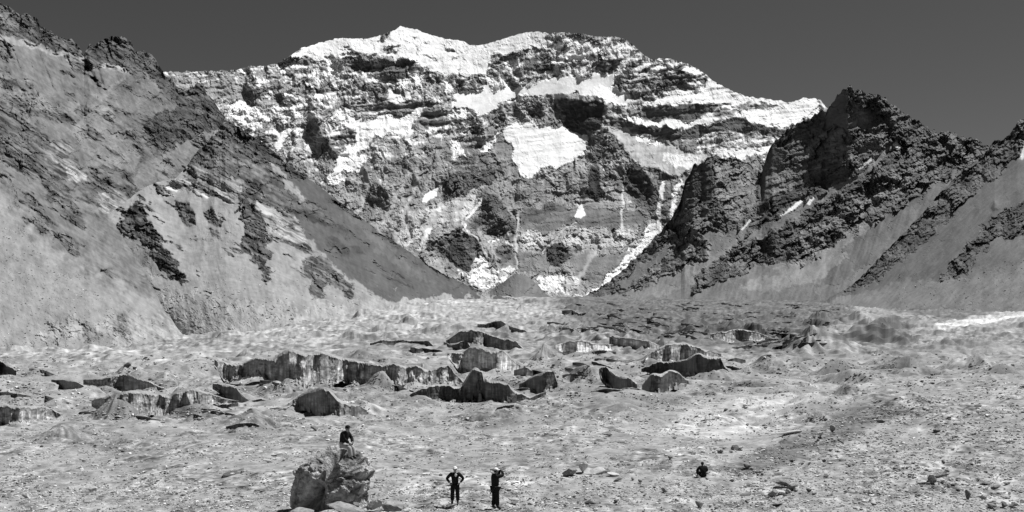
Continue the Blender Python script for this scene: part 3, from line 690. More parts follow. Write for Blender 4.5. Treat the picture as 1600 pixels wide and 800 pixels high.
    mo = sstep(0, .08, oc - thr_) * (1 - .6 * sstep(0, .25, s.bn - .1))
    s.A = s.A * (1 - mo) + .2 * mo; s.rough = s.rough * (1 - mo) + 1.0 * mo; s.strat = s.strat * (1 - mo) + .9 * mo; s.alb = s.alb * (1 - mo) + .07 * mo
    # old moraine bank at the foot
    P([(250, 455), (350, 475), (450, 480), (560, 475), (640, 470), (740, 462), (860, 470), (860, 600), (250, 600)], a=1.1, b=.15, alb=0.240, rough=.42, flute=1.2, jag=12)
    s.rib([(352, 188), (385, 285), (400, 330), (415, 420)], 46, 10)
    s.rib([(275, 278), (300, 330), (330, 400)], 34, 7)
    s.rib([(215, 300), (222, 330), (255, 390), (290, 440)], 32, 10)
    s.rib([(480, 372), (500, 410), (545, 455)], 26, 6)
    s.rib([(335, 300), (355, 380), (370, 450)], 30, -4)
    return s.build("spur", M_SLOPE, gfall=lambda x, y: -.15 - 1.1 * sstep(430, 560, x + .3 * y - 90), gamp=.11, grock=.7, lam=.0014, fall=-.25, back=300)
spur()

# ------------------------------------------------------------------ dark peak on the right
def right_peak():
    crest = [(880, 470), (900, 466), (920, 459), (950, 441), (980, 416), (1010, 386), (1040, 352), (1055, 330), (1064, 312), (1070, 283), (1078, 272), (1083, 259), (1098, 254), (1104, 246), (1120, 243), (1134, 248), (1150, 246), (1160, 253), (1168, 252), (1182, 270),
             (1190, 266), (1196, 249), (1207, 224), (1221, 211), (1235, 198), (1257, 189), (1276, 178), (1284, 171), (1290, 175), (1301, 158), (1318, 139), (1330, 136), (1345, 143), (1361, 146), (1383, 153), (1392, 163), (1405, 170),
             (1415, 180), (1421, 180), (1440, 193), (1466, 208), (1485, 206), (1507, 214), (1526, 217), (1543, 229), (1600, 262), (1700, 300)]
    ctrl = [(880, 470, 5200), (950, 441, 5100), (1010, 386, 5150), (1070, 290, 5200), (1120, 244, 5250), (1190, 266, 5000), (1284, 171, 4800), (1330, 136, 4600), (1440, 193, 4300), (1543, 229, 4050), (1700, 300, 3800),
            (880, 490, 4700), (1000, 490, 4000), (1100, 490, 3600), (1200, 490, 3250), (1330, 490, 2900), (1500, 490, 2700), (1700, 490, 2600), (1100, 400, 4350), (1200, 400, 4050), (1330, 400, 3500), (1200, 320, 4450), (1330, 280, 4150), (1330, 210, 4350), (1450, 320, 3650), (1500, 400, 3200)]
    s = Sheet(crest, [(880, 495), (1700, 495)], 1.15, ctrl, 405, jag=3.2, base_alb=0.115, rough=1.12, sdir=(.35, 1.0), brk=.35)
    P = s.put
    s.strat += .55
    # scree aprons
    P([(1110, 445), (1180, 415), (1250, 412), (1300, 385), (1370, 345), (1450, 300), (1530, 250), (1720, 260), (1720, 500), (900, 500), (930, 462), (985, 458), (1070, 425), (1085, 455)], a=1.35, b=-.55, alb=0.160, rough=.1, strat=.0, flute=.7, jag=5)
    P([(1235, 415), (1290, 388), (1350, 352), (1375, 350), (1345, 390), (1300, 425), (1240, 450), (1150, 455), (1190, 430)], alb=0.224, rough=.08, jag=6)
    P([(1340, 370), (1420, 310), (1500, 262), (1540, 255), (1440, 350), (1380, 395), (1310, 445), (1270, 455)], alb=0.129, flute=1.2, jag=6)
    P([(1120, 425), (1135, 400), (1180, 360), (1210, 345), (1270, 310), (1300, 300), (1270, 322), (1230, 350), (1190, 372), (1150, 388)], a=1.4, b=-.4, alb=0.169, rough=.12, strat=0, flute=.5, jag=2)
    P([(1100, 362), (1150, 345), (1190, 340), (1160, 372), (1130, 395), (1105, 400)], a=1.3, b=-.2, alb=0.173, rough=.15, strat=0)
    P([(1000, 440), (1040, 425), (1080, 408), (1120, 395), (1150, 380), (1110, 432), (1040, 462), (960, 468)], a=1.35, b=-.3, alb=0.217, rough=.12, strat=0, flute=.6)
    P([(1270, 312), (1300, 295), (1350, 268), (1364, 252), (1392, 226), (1396, 228), (1370, 258), (1352, 274), (1300, 303), (1280, 318)], a=1.3, b=-.3, alb=0.209, rough=.1, strat=0, jag=1.5)
    # big facets turned away from the sun, shade also put into their colour
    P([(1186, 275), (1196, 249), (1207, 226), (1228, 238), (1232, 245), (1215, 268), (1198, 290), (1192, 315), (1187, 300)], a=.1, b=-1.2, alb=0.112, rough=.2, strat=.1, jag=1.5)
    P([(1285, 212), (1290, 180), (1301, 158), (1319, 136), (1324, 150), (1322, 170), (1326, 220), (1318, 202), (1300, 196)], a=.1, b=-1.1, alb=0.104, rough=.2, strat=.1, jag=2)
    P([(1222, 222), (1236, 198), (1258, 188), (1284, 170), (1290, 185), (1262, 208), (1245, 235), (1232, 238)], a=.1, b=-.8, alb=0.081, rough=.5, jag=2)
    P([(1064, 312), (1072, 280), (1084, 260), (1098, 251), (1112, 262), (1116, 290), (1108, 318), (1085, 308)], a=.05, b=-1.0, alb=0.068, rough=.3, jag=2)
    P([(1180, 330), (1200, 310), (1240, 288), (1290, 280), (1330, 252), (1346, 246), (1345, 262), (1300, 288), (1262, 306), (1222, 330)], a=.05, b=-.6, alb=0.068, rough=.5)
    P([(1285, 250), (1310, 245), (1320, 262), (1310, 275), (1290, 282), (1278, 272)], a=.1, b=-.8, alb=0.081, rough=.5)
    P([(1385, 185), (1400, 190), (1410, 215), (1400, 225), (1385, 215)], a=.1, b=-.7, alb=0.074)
    P([(1325, 175), (1362, 168), (1366, 190), (1350, 202), (1325, 200)], a=.9, b=.3, alb=0.149, rough=.25, strat=.3)  # lit planes from here get a paler rock colour
    P([(1240, 215), (1290, 205), (1320, 225), (1318, 250), (1290, 250), (1250, 250), (1215, 275), (1225, 250)], a=.8, b=.2, alb=0.135, rough=.7, strat=.7)
    P([(1195, 280), (1230, 262), (1280, 255), (1275, 280), (1230, 295), (1200, 310)], a=.9, b=.3, alb=0.155, rough=.5, strat=.8)
    P([(1320, 225), (1385, 215), (1390, 230), (1360, 250), (1330, 255)], a=.9, b=.1, alb=0.162, rough=.5, flute=.6)
    P([(1340, 140), (1380, 150), (1395, 170), (1380, 185), (1350, 160)], a=.3, b=-.2, alb=0.095)
    P([(1115, 258), (1160, 250), (1180, 275), (1186, 330), (1150, 345), (1120, 320)], a=.75, b=.1, alb=0.203, rough=.8)
    P([(1150, 285), (1180, 280), (1186, 320), (1165, 335), (1150, 310)], a=1.0, alb=0.210, rough=.5, jag=6)
    P([(1010, 395), (1040, 352), (1066, 312), (1110, 322), (1150, 340), (1185, 345), (1150, 362), (1108, 360), (1090, 372), (1055, 385), (1030, 398)], a=.45, b=-.4, alb=0.121, rough=1.12)
    P([(990, 420), (1030, 392), (1060, 384), (1030, 425), (1000, 440), (960, 450)], a=1.1, b=-.4, alb=0.152, rough=.2, strat=.0)
    P([(985, 456), (1005, 432), (1030, 408), (1062, 384), (1100, 370), (1112, 378), (1108, 395), (1085, 412), (1062, 422), (1020, 442)], a=.9, b=0, alb=0.184, rough=1.38, flute=1.0)
    for q in ([(1058, 382), (1066, 380), (1066, 400), (1058, 398)], [(1075, 396), (1082, 394), (1080, 415), (1072, 412)], [(1092, 384), (1102, 382), (1100, 402), (1092, 400)], [(1035, 405), (1042, 402), (1044, 425), (1034, 428)]):
        P(q, a=.0, b=-.7, alb=0.068, jag=3)
    # dark band above the lower aprons, with pale broken rock along it
    P([(1078, 458), (1090, 430), (1115, 410), (1150, 388), (1190, 372), (1225, 352), (1262, 332), (1330, 300), (1400, 262), (1400, 285), (1350, 312), (1290, 345), (1252, 365), (1247, 400), (1222, 412), (1180, 408), (1140, 410), (1112, 440), (1088, 460)], a=.2, b=-.5, alb=0.088, rough=1.12)
    P([(1243, 388), (1258, 358), (1290, 346), (1330, 326), (1352, 340), (1322, 368), (1292, 386), (1270, 412), (1250, 418)], a=.95, b=.1, alb=0.177, rough=1.38, jag=5)
    P([(1290, 366), (1305, 350), (1320, 365), (1300, 388), (1288, 385)], a=.0, b=-.8, alb=0.081, jag=2)
    P([(1318, 322), (1370, 300), (1385, 275), (1415, 262), (1440, 248), (1452, 262), (1422, 292), (1380, 320), (1342, 336)], a=.95, b=.1, alb=0.170, rough=1.38, jag=6)
    P([(1395, 225), (1402, 218), (1410, 232), (1402, 236)], a=1.2, alb=0.600, rough=.2, jag=1.5)
    P([(1440, 250), (1455, 215), (1480, 208), (1530, 222), (1545, 245), (1500, 262), (1470, 268)], a=.6, b=-.2, alb=0.120, rough=1.50, jag=4)
    P([(1219, 337), (1250, 313), (1254, 316), (1223, 339)], a=1.3, alb=0.800, rough=.1, strat=0, jag=1, soft=.8)
    P([(1258, 318), (1272, 307), (1274, 309), (1264, 321)], a=1.3, alb=0.800, rough=.1, strat=0, jag=1, soft=.8)
    P([(1155, 358), (1172, 343), (1175, 345), (1160, 360)], a=1.3, alb=0.700, rough=.1, strat=0, jag=1, soft=.8)
    P([(1340, 262), (1362, 246), (1364, 249), (1344, 266)], a=1.3, alb=0.500, rough=.1, strat=0, jag=1, soft=.8)
    s.rib([(1325, 136), (1322, 200), (1330, 260)], 40, 10)
    s.rib([(1232, 240), (1200, 290), (1190, 330)], 26, 9)
    s.rib([(1110, 250), (1115, 300), (1090, 360)], 30, 9)
    s.rib([(1400, 180), (1410, 220), (1380, 270)], 30, 8)
    s.rib([(1260, 250), (1265, 300)], 24, 6)
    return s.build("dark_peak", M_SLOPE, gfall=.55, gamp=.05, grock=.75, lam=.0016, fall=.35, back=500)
o = right_peak(); o.name = "peak"

def right_slope():
    crest = [(1285, 472), (1300, 463), (1330, 447), (1350, 428), (1380, 396), (1410, 366), (1440, 335), (1465, 305), (1490, 280), (1510, 262), (1534, 246), (1545, 231), (1554, 219), (1567, 219), (1579, 208), (1590, 189), (1600, 186), (1640, 150), (1700, 110)]
    ctrl = [(1285, 472, 2750), (1350, 428, 2700), (1440, 335, 2750), (1534, 246, 2800), (1600, 186, 2800), (1700, 110, 2800), (1285, 510, 2200), (1350, 510, 1900), (1450, 510, 1600), (1600, 510, 1350), (1700, 510, 1250),
            (1450, 400, 2250), (1600, 400, 1750), (1600, 300, 2150), (1700, 300, 1950)]
    s = Sheet(crest, [(1285, 520), (1700, 520)], 1.15, ctrl, 505, jag=1.6, base_alb=.125, rough=.1, sdir=(.7, 1.0), brk=.4)
    P = s.put
    s.flute += .55
    s.A += .15; s.B -= .25
    P([(1320, 452), (1360, 412), (1400, 372), (1440, 330), (1490, 276), (1534, 240), (1567, 205), (1600, 175), (1720, 80), (1720, 140), (1620, 212), (1585, 248), (1556, 272), (1518, 305), (1472, 350), (1440, 385), (1400, 410), (1370, 436), (1345, 448)], a=.35, b=-.5, alb=0.101, rough=1.38, flute=.3, jag=6)
    P([(1500, 300), (1530, 275), (1560, 262), (1548, 280), (1515, 305)], a=.9, alb=0.136, rough=1.0)
    P([(1720, 240), (1600, 318), (1562, 334), (1530, 364), (1510, 385), (1488, 410), (1450, 448), (1472, 448), (1512, 426), (1532, 400), (1562, 370), (1600, 368), (1720, 330)], a=.15, b=-.5, alb=0.074, rough=1.38, flute=.3, jag=5)
    P([(1530, 355), (1560, 345), (1590, 350), (1560, 365), (1530, 380)], a=.6, b=-.2, alb=0.101, rough=1.12)
    P([(1592, 244), (1600, 224), (1612, 214), (1608, 232), (1598, 250)], a=1.2, alb=0.600, rough=.2, jag=2)
    P([(1300, 470), (1400, 440), (1500, 436), (1600, 410), (1720, 400), (1720, 530), (1285, 530)], a=1.7, b=-.3, alb=0.156, rough=.12, jag=4)
    P([(1550, 322), (1556, 316), (1560, 326), (1552, 332)], a=.2, alb=0.095, jag=2)
    return s.build("slope", M_SLOPE, gfall=.8, gamp=.06, grock=.6, lam=.0016, fall=.8, back=400)
right_slope()

def moraine_hill():
    s = Sheet([(755, 462), (775, 448), (790, 438), (805, 427), (815, 430), (827, 433), (843, 448), (852, 459), (870, 468)], [(755, 480), (870, 480)], 1.15,
              [(755, 462, 3950), (805, 427, 4100), (870, 468, 3950), (755, 480, 3700), (805, 480, 3600), (870, 480, 3700), (805, 450, 3850)], 605, jag=.6, base_alb=.13, rough=.3)
    s.flute += .5
    s.rib([(805, 427), (812, 455)], 20, 5)
    return s.build("hill", M_SLOPE, back=200)
moraine_hill()

# outlines of the ice cliffs: crest line, foot line, lean, brightness, dirt
IC = [
 ("longest ice cliff, a dark streaked wall across the left middle of the glacier",
  [(335, 563), (347, 566), (363, 572), (377, 571), (392, 563), (408, 560), (426, 564), (440, 555), (453, 550), (478, 557), (494, 554), (507, 553), (521, 560), (550, 565), (565, 568), (598, 572), (618, 570), (632, 576), (648, 572), (661, 579), (679, 579), (700, 571), (713, 586), (724, 598)],
  [(335, 568), (350, 593), (379, 587), (409, 582), (419, 596), (447, 612), (471, 608), (500, 603), (534, 595), (572, 596), (598, 590), (616, 596), (634, 601), (672, 602), (695, 598), (724, 600)], .5, .22, .3),
 ("arched dark ice cliff like a shell, just beyond the large boulder with the seated person",
  [(457, 626), (482, 614), (503, 609), (514, 612), (527, 626), (548, 636), (563, 634), (573, 644)],
  [(457, 627), (469, 637), (494, 649), (527, 653), (550, 653), (573, 646)], .32, .13, .3),
 ("long low grey ice cliff at far left with a smooth pointed right end",
  [(130, 594), (157, 592), (180, 588), (196, 587), (214, 592), (243, 602), (264, 610)],
  [(130, 597), (158, 600), (180, 609), (225, 611), (239, 613), (264, 611)], .4, .18, .3),
 ("small dark ice step curling down beside the long low cliff at far left",
  [(80, 593), (99, 595), (121, 597), (130, 603), (141, 617)], [(80, 595), (110, 609), (126, 607), (141, 618)], 0, .08, .3),
 ("black ice wall at the left edge of the photo, highest of those there",
  [(-60, 555), (0, 565), (11, 573), (25, 577)], [(-60, 575), (0, 583), (14, 586), (22, 592), (26, 592)], 0, .05, .3),
 ("pale ice cliff with dark top line at the left edge, below the black wall",
  [(-60, 634), (0, 636), (22, 638), (47, 638), (74, 637), (95, 648)], [(-60, 658), (0, 661), (22, 665), (54, 660), (68, 655), (95, 649)], .35, .26, .3),
 ("rubble-strewn pale ice face speckled with white blocks, under the long low cliff at left",
  [(143, 626), (180, 619), (193, 616), (220, 614), (243, 619), (266, 620), (279, 615), (302, 610), (332, 617), (352, 624), (372, 626)],
  [(143, 627), (167, 638), (191, 644), (225, 652), (243, 645), (270, 649), (302, 641), (318, 632), (372, 627)], .5, .24, .5),
 ("jagged dark ice step between the rubble face and the longest ice cliff",
  [(332, 600), (356, 602), (370, 610), (381, 621), (392, 627), (406, 623), (425, 628)], [(332, 602), (345, 612), (356, 624), (386, 630), (401, 631), (425, 630)], 0, .08, .3),
 ("ribbed dark ice wall under a sloping brow, highest large cliff left of the centre",
  [(697, 534), (717, 518), (744, 516), (762, 523), (776, 528), (805, 533), (817, 545)], [(697, 536), (724, 535), (762, 542), (780, 546), (817, 547)], .4, .14, .2),
 ("small dark ice tooth below the ribbed wall left of the centre",
  [(693, 533), (704, 540), (729, 532), (734, 541)], [(693, 535), (704, 544), (726, 546), (734, 545)], 0, .06, .2),
 ("white-faced ice cliff with dark vertical grooves near the centre of the glacier",
  [(699, 552), (726, 553), (733, 543), (751, 545), (769, 553), (785, 547), (798, 561), (813, 573)], [(699, 554), (717, 577), (740, 579), (771, 579), (798, 581), (813, 575)], .6, .42, .35),
 ("low grey ice face to the right of the white-faced grooved cliff",
  [(803, 580), (819, 574), (837, 579), (852, 582)], [(803, 583), (825, 590), (852, 584)], .2, .15, .3),
 ("black layered ice cliff with a hump on top, frontmost at the centre",
  [(641, 616), (668, 605), (697, 603), (717, 608), (726, 599), (738, 579), (753, 581), (757, 597), (776, 599), (794, 601), (800, 612), (828, 622), (853, 612)],
  [(641, 617), (659, 624), (686, 624), (706, 626), (740, 625), (789, 629), (798, 632), (828, 628), (853, 615)], 0, .075, .4),
 ("black wedge of ice like a shark fin, right end of the centre cliffs",
  [(811, 601), (837, 589), (857, 580), (865, 581), (871, 599)], [(811, 602), (830, 608), (848, 613), (871, 604)], -.05, .06, .3),
 ("black ice slab falling to the right, left one of the near pair right of centre",
  [(936, 577), (947, 572), (956, 585), (968, 592), (982, 591), (995, 600)], [(936, 579), (947, 597), (959, 607), (980, 610), (995, 608)], 0, .07, .3),
 ("broad black ice wedge with two peaks, right one of the near pair right of centre",
  [(1003, 605), (1016, 585), (1035, 589), (1047, 579), (1061, 585), (1076, 597)], [(1003, 607), (1008, 612), (1025, 616), (1047, 610), (1076, 598)], -.05, .06, .3),
 ("pale arched ice face standing above the biggest black cliff on the right",
  [(1003, 565), (1020, 550), (1042, 539), (1060, 538), (1080, 540), (1100, 547), (1127, 553)], [(1003, 568), (1030, 564), (1060, 566), (1090, 562), (1127, 556)], .5, .32, .4),
 ("biggest black ice cliff on the right, a long dark cave-like band",
  [(1002, 576), (1030, 566), (1060, 566), (1078, 560), (1092, 553), (1100, 560), (1125, 560), (1132, 573), (1138, 579)], [(1002, 578), (1030, 582), (1049, 579), (1077, 585), (1113, 590), (1124, 588), (1138, 580)], -.1, .05, .3),
 ("bright white ice band in the middle distance right of the centre",
  [(868, 540), (880, 536), (911, 533), (935, 538), (956, 539)], [(868, 550), (900, 552), (911, 551), (935, 546), (956, 545)], .7, .55, .2),
 ("pale grooved ice face behind and right of the bright white band",
  [(952, 525), (970, 527), (990, 530), (1010, 533), (1032, 541)], [(952, 536), (985, 542), (1010, 546), (1032, 545)], .5, .33, .3),
 ("uppermost dark ice lip left of the centre, above the ribbed wall",
  [(746, 507), (763, 505), (783, 501), (798, 511), (821, 517), (837, 525)], [(746, 508), (760, 513), (783, 509), (803, 516), (821, 525), (837, 527)], 0, .10, .3),
 ("thin broken line of dark ice lips above the longest ice cliff",
  [(578, 537), (600, 531), (612, 533), (630, 531), (638, 533), (660, 533), (670, 533), (677, 541)], [(578, 539), (600, 538), (612, 537), (620, 538), (636, 535), (660, 536), (677, 543)], 0, .07, .3),
 ("short dark ice notch just above the right part of the longest cliff",
  [(641, 543), (660, 544), (675, 546), (691, 548)], [(641, 545), (647, 554), (658, 550), (675, 549), (691, 550)], 0, .07, .3),
 ("thin black ice lip on the dark mound left of the large boulder",
  [(353, 667), (375, 661), (398, 661), (405, 665)], [(353, 669), (370, 668), (385, 665), (398, 665), (405, 667)], 0, .05, .3),
 ("dark ice lip in front of the black layered cliff, lowest of the centre",
  [(776, 637), (790, 634), (803, 632)], [(776, 639), (790, 640), (803, 635)], 0, .05, .3),
 ("pale grooved ice face in the distance at right, beyond the biggest black cliff",
  [(1110, 522), (1130, 518), (1160, 515), (1185, 520), (1200, 526)], [(1110, 528), (1140, 533), (1170, 532), (1200, 528)], .6, .32, .4),
 ("low dark ice ledge at right, just beyond the biggest black cliff's end",
  [(1138, 562), (1150, 559), (1165, 563)], [(1138, 564), (1150, 567), (1165, 564)], 0, .07, .3),
 ("farthest dark ice lip where the pale moraine meets the upper glacier",
  [(878, 485), (892, 484), (905, 490), (918, 489)], [(878, 487), (892, 490), (905, 493), (918, 491)], 0, .10, .3),
]

# ------------------------------------------------------------------ valley floor: one polar sheet from the camera's feet to the foot of the face
cols = {
    -120: [(800, 58), (700, 115), (650, 190), (612, 340), (580, 560), (552, 880), (540, 1500)],
    0: [(800, 55), (760, 70), (700, 110), (650, 190), (612, 340), (580, 560), (552, 860), (540, 1400)],
    250: [(800, 50), (740, 70), (690, 115), (650, 190), (612, 330), (580, 520), (552, 850), (535, 1200)],
    500: [(800, 44), (755, 55), (700, 90), (655, 160), (615, 290), (585, 460), (545, 820), (512, 1250), (480, 2000), (470, 3000)],
    700: [(800, 43), (772, 48), (752, 56), (700, 95), (655, 165), (620, 270), (590, 430), (545, 800), (510, 1250), (482, 1900), (464, 3000), (462, 5200)],
    900: [(800, 43), (745, 55), (700, 82), (655, 150), (615, 280), (590, 410), (545, 800), (505, 1500), (478, 2600), (466, 4000), (464, 5500)],
    1100: [(800, 43), (746, 54), (716, 66), (690, 95), (650, 175), (620, 260), (590, 400), (545, 820), (505, 1500), (478, 2600), (467, 4500)],
    1250: [(800, 43), (744, 54), (730, 66), (674, 79), (688, 102), (655, 165), (620, 260), (590, 400), (545, 820), (505, 1500), (478, 2600), (468, 3900)],
    1400: [(800, 43), (736, 54), (706, 70), (624, 96), (640, 130), (615, 240), (590, 400), (545, 800), (505, 1400), (478, 2300), (468, 3000)],
    1600: [(800, 43), (740, 53), (608, 130), (612, 170), (592, 400), (560, 700), (500, 1300), (470, 1900), (455, 2600)],
    1720: [(800, 43), (740, 53), (604, 130), (608, 170), (585, 400), (550, 700), (495, 1300), (465, 1900), (450, 2600)],
}
_pp, _pv = [], []
for x, L in cols.items():
    for py, d in L:
        _pp.append((x / 400.0, math.log(d))); _pv.append(py)
    # the hill the camera stands on
    _pp.append((x / 400.0, math.log(20.0))); _pv.append(HY + F * 4.2 / 20.0)
    _pp.append((x / 400.0, math.log(6.0))); _pv.append(HY + F * 2.0 / 6.0)
    _pp.append((x / 400.0, math.log(30.0))); _pv.append(HY + F * 6.3 / 30.0)
_ev = tps(_pp, _pv)

FXS = np.arange(-290, 1892, 1.5)
_ld = np.concatenate([np.linspace(math.log(4.0), math.log(38.0), 50)[:-1], np.linspace(math.log(38.0), math.log(140.0), 430)[:-1],
                      np.linspace(math.log(140.0), math.log(1000.0), 520)[:-1], np.linspace(math.log(1000.0), math.log(5600.0), 240)])
FD = np.exp(_ld)
# coarse evaluation of the smooth base then interpolation
_cx = np.arange(-300, 1910, 25.0)
_cl = np.linspace(_ld[0], _ld[-1], 240)
_b = _ev(np.broadcast_to(_cx[None] / 400, (240, len(_cx))), np.broadcast_to(_cl[:, None], (240, len(_cx))))
_b1 = np.stack([np.interp(_ld, _cl, _b[:, j]) for j in range(len(_cx))], 1)
PY0 = np.stack([np.interp(FXS, _cx, _b1[i]) for i in range(len(_ld))], 0)
DD = np.broadcast_to(FD[:, None], PY0.shape).astype(np.float64)
PX = np.broadcast_to(FXS[None], PY0.shape).astype(np.float64)
XX = (PX - CX) * DD / F
ZZ = (HY - PY0) * DD / F
Xf = XX.astype(np.float32); Yf = DD.astype(np.float32)
wx = fbm(Xf / 60, Yf / 60, 3, 701) ; wy = fbm(Xf / 60, Yf / 60, 3, 702)
row_dy = np.gradient(FD)[:, None]
up = sstep(820, 900, PX.astype(np.float32)) * sstep(1420, 1280, PX.astype(np.float32)) * sstep(400, 900, Yf)
rgh = .35 + 1.25 * sstep(-.25, .3, fbm(Xf * 10 / Yf, 60 * np.log(Yf) / 11, 4, 761, .6))
nz = np.zeros_like(ZZ)
calm = 1 - .75 * sstep(90, 40, Yf)
for i, (L, amp) in enumerate(((160, .030), (75, .042), (36, .045), (17, .045), (8, .04), (4, .035), (2, .035), (1, .045), (.5, .05))):
    fade = sstep(1.2, 3.2, L / np.maximum(row_dy, Yf * 1.5 / F))
    g = fade * amp * L
    if 6 < L < 100: g = g * (1 + 1.0 * sstep(110, 220, Yf)) * (1 + .8 * up)
    if 1.5 < L < 10: g = g * (1 + 1.8 * sstep(60, 160, Yf))
    if 6 < L < 40: g = g * (1 + 1.2 * sstep(600, 1100, Yf))
    if L < 1.5: g = g * 2.6
    if 1.5 < L < 5: g = g * 1.5
    if L > 30: g = g * calm * sstep(60, 400, Yf)
    elif L > 6: g = g * (calm * .6 + .4) * (0.35 + 0.65 * sstep(60, 250, Yf))
    n_ = ridged((Xf + 25 * wx) / L, (Yf + 25 * wy) / L, 1, 710 + i) * 1.5 if i in (1, 2, 3) else pn((Xf + 5 * wx) / L, Yf / L, 710 + i)
    if L < 5: g = g * rgh
    nz += g * n_
# moraine mounds: cones and ridges of rubble at their angle of repose
rm = random.Random(12)
mounds = [(150, 662, 110, 26, .3), (80, 690, 90, 14, 0), (230, 640, 70, 14, 0), (375, 676, 90, 15, 0), (300, 655, 120, 22, .2), (440, 625, 60, 14, 0), (545, 612, 90, 20, .3), (600, 625, 70, 22, 0), (650, 600, 50, 12, 0),
          (470, 640, 50, 9, 0), (930, 612, 80, 12, 0), (700, 640, 90, 10, 0), (860, 570, 60, 16, 0), (1120, 610, 100, 16, -.3), (1200, 590, 90, 18, -.3), (1290, 560, 110, 26, -.5), (1330, 600, 90, 20, -.4), (1400, 545, 100, 34, -.6),
          (1370, 520, 90, 24, -.5), (1300, 520, 80, 20, -.5), (1440, 590, 110, 18, -.2), (1500, 560, 120, 16, -.2), (1230, 630, 120, 12, 0), (1560, 590, 120, 16, 0), (1180, 540, 60, 14, -.3), (40, 600, 70, 14, 0), (250, 590, 70, 14, 0),
          (30, 640, 60, 12, 0), (780, 655, 120, 10, 0), (1000, 640, 110, 10, 0)]
for _l, _c, _b, *_q in IC:
    hh = max(b_[1] for b_ in _b) - min(c_[1] for c_ in _c)
    if hh < 12: continue
    x_ = _c[0][0] + 8
    while x_ < _c[-1][0] - 6:
        yb_ = float(np.interp(x_, [p[0] for p in _b], [p[1] for p in _b])); yt_ = float(np.interp(x_, [p[0] for p in _c], [p[1] for p in _c]))
        mounds.append((x_, yb_ + rm.uniform(0, 4), rm.uniform(20, 48), rm.uniform(.25, .7) * (yb_ - yt_ + 2), rm.uniform(-.5, .5)))
        x_ += rm.uniform(18, 55)
for i in range(90):
    mounds.append((rm.uniform(300, 900), rm.uniform(474, 545), rm.uniform(16, 50), rm.uniform(3, 9), rm.uniform(-.5, .5)))
for i in range(260):
    t = rm.random()
    mounds.append((rm.uniform(-60, 1660), 505 + 165 * t, rm.uniform(45, 125) * (.5 + .8 * t), rm.uniform(5, 15) * (.45 + .7 * t), rm.uniform(-.4, .4)))
H = np.zeros(ZZ.shape, np.float32); MT = np.ones(ZZ.shape, np.float32); rm2 = random.Random(31)
for mi_, (mx, my, mw, mh, rot) in enumerate(mounds):
    if mi_ < 30: mh = mh * (1.0 if mx > 1250 and my < 560 else 1.4)
    j = int(min(max((mx - FXS[0]) / 1.5, 0), len(FXS) - 1))
    k = int(np.argmax(PY0[300:, j] <= my)) + 300
    y0 = FD[k]; x0 = (mx - CX) * y0 / F
    if y0 < 110: continue
    rw = .5 * mw * y0 / F; h = mh * y0 / F; ry = rw * 1.5
    y0 += ry * .6
    r0 = int(np.searchsorted(FD, y0 - ry * 1.6)); r1 = int(np.searchsorted(FD, y0 + ry * 1.6))
    c0 = max(0, j - int(mw * 1.2 / 1.5)); c1 = min(len(FXS), j + int(mw * 1.2 / 1.5))
    if r1 - r0 < 3 or c1 - c0 < 3: continue
    xs_ = Xf[r0:r1, c0:c1] - x0; ys_ = Yf[r0:r1, c0:c1] - y0
    xs_ = xs_ + wx[r0:r1, c0:c1] * rw * .9; ys_ = ys_ + wy[r0:r1, c0:c1] * rw * .9
    a_ = xs_ * math.cos(rot) + ys_ * math.sin(rot); b_ = -xs_ * math.sin(rot) + ys_ * math.cos(rot)
    rr = np.sqrt((a_ / rw) ** 2 + (b_ / ry) ** 2 + .01)
    mh_ = None
    gul = 1 + .22 * pn(np.arctan2(b_, a_) * 5, rr * 0 + mx, 790)
    hm_ = h * 1.25 * np.clip(1 - rr * gul, 0, 1) ** .95
    k_ = hm_ > H[r0:r1, c0:c1]
    tone = .76 + .34 * rm2.random()
    MT[r0:r1, c0:c1] = np.where(k_, 1 + (tone - 1) * np.clip(hm_ / (.18 * h), 0, 1), MT[r0:r1, c0:c1])
    H[r0:r1, c0:c1] = np.maximum(H[r0:r1, c0:c1], hm_)
ZZ = ZZ + nz + H
PYF = HY - ZZ * F / DD
PYv = np.minimum.accumulate(PYF, axis=0)          # what the camera can see of each column

pxs = PX.astype(np.float32); pys = PY0.astype(np.float32)
lY = 60 * np.log(Yf); pxs_ = PX.astype(np.float32)
falb = .235 * (1 + .30 * fbm(Xf * 14 / Yf + lY / 30, lY / 14, 4, 741, .6) + .45 * fbm(Xf * 60 / Yf, lY / 3.2, 3, 745, .6) + .55 * sstep(450, 1000, Yf) * fbm(pxs_ / 7, PY0 / 3.2, 3, 747, .6))
spk = pn(Xf / .45, Yf / .45, 750) * sstep(220, 60, Yf) + pn(Xf / 1.6, Yf / 2.0, 751) * sstep(900, 200, Yf) + pn(Xf / 6, Yf / 8, 752) * sstep(200, 600, Yf)
falb = falb * (1 + .75 * spk * rgh)
wpx = pxs + 18 * wx; wpy = pys + 4 * wy
def fput(pts, alb, k=1.0, soft=3):
    global falb
    p = np.asarray(pts, float)
    c0 = max(0, int((p[:, 0].min() - 60 - FXS[0]) / 1.5)); c1 = min(len(FXS), int((p[:, 0].max() + 60 - FXS[0]) / 1.5))
    d = poly_sd(wpx[:, c0:c1], wpy[:, c0:c1], pts)
    m = sstep(-soft, soft, d) * k
    falb[:, c0:c1] = falb[:, c0:c1] * (1 - m) + falb[:, c0:c1] * (alb / .27) * m
fput([(860, 455), (1350, 455), (1330, 500), (1250, 560), (1100, 560), (900, 520)], .115, .9, 12)
fput([(1340, 440), (1720, 420), (1720, 480), (1500, 505), (1400, 490)], .12, .9, 8)
fput([(1460, 512), (1520, 498), (1600, 486), (1720, 470), (1720, 492), (1600, 500), (1540, 512), (1470, 525)], .62, 1, 3)
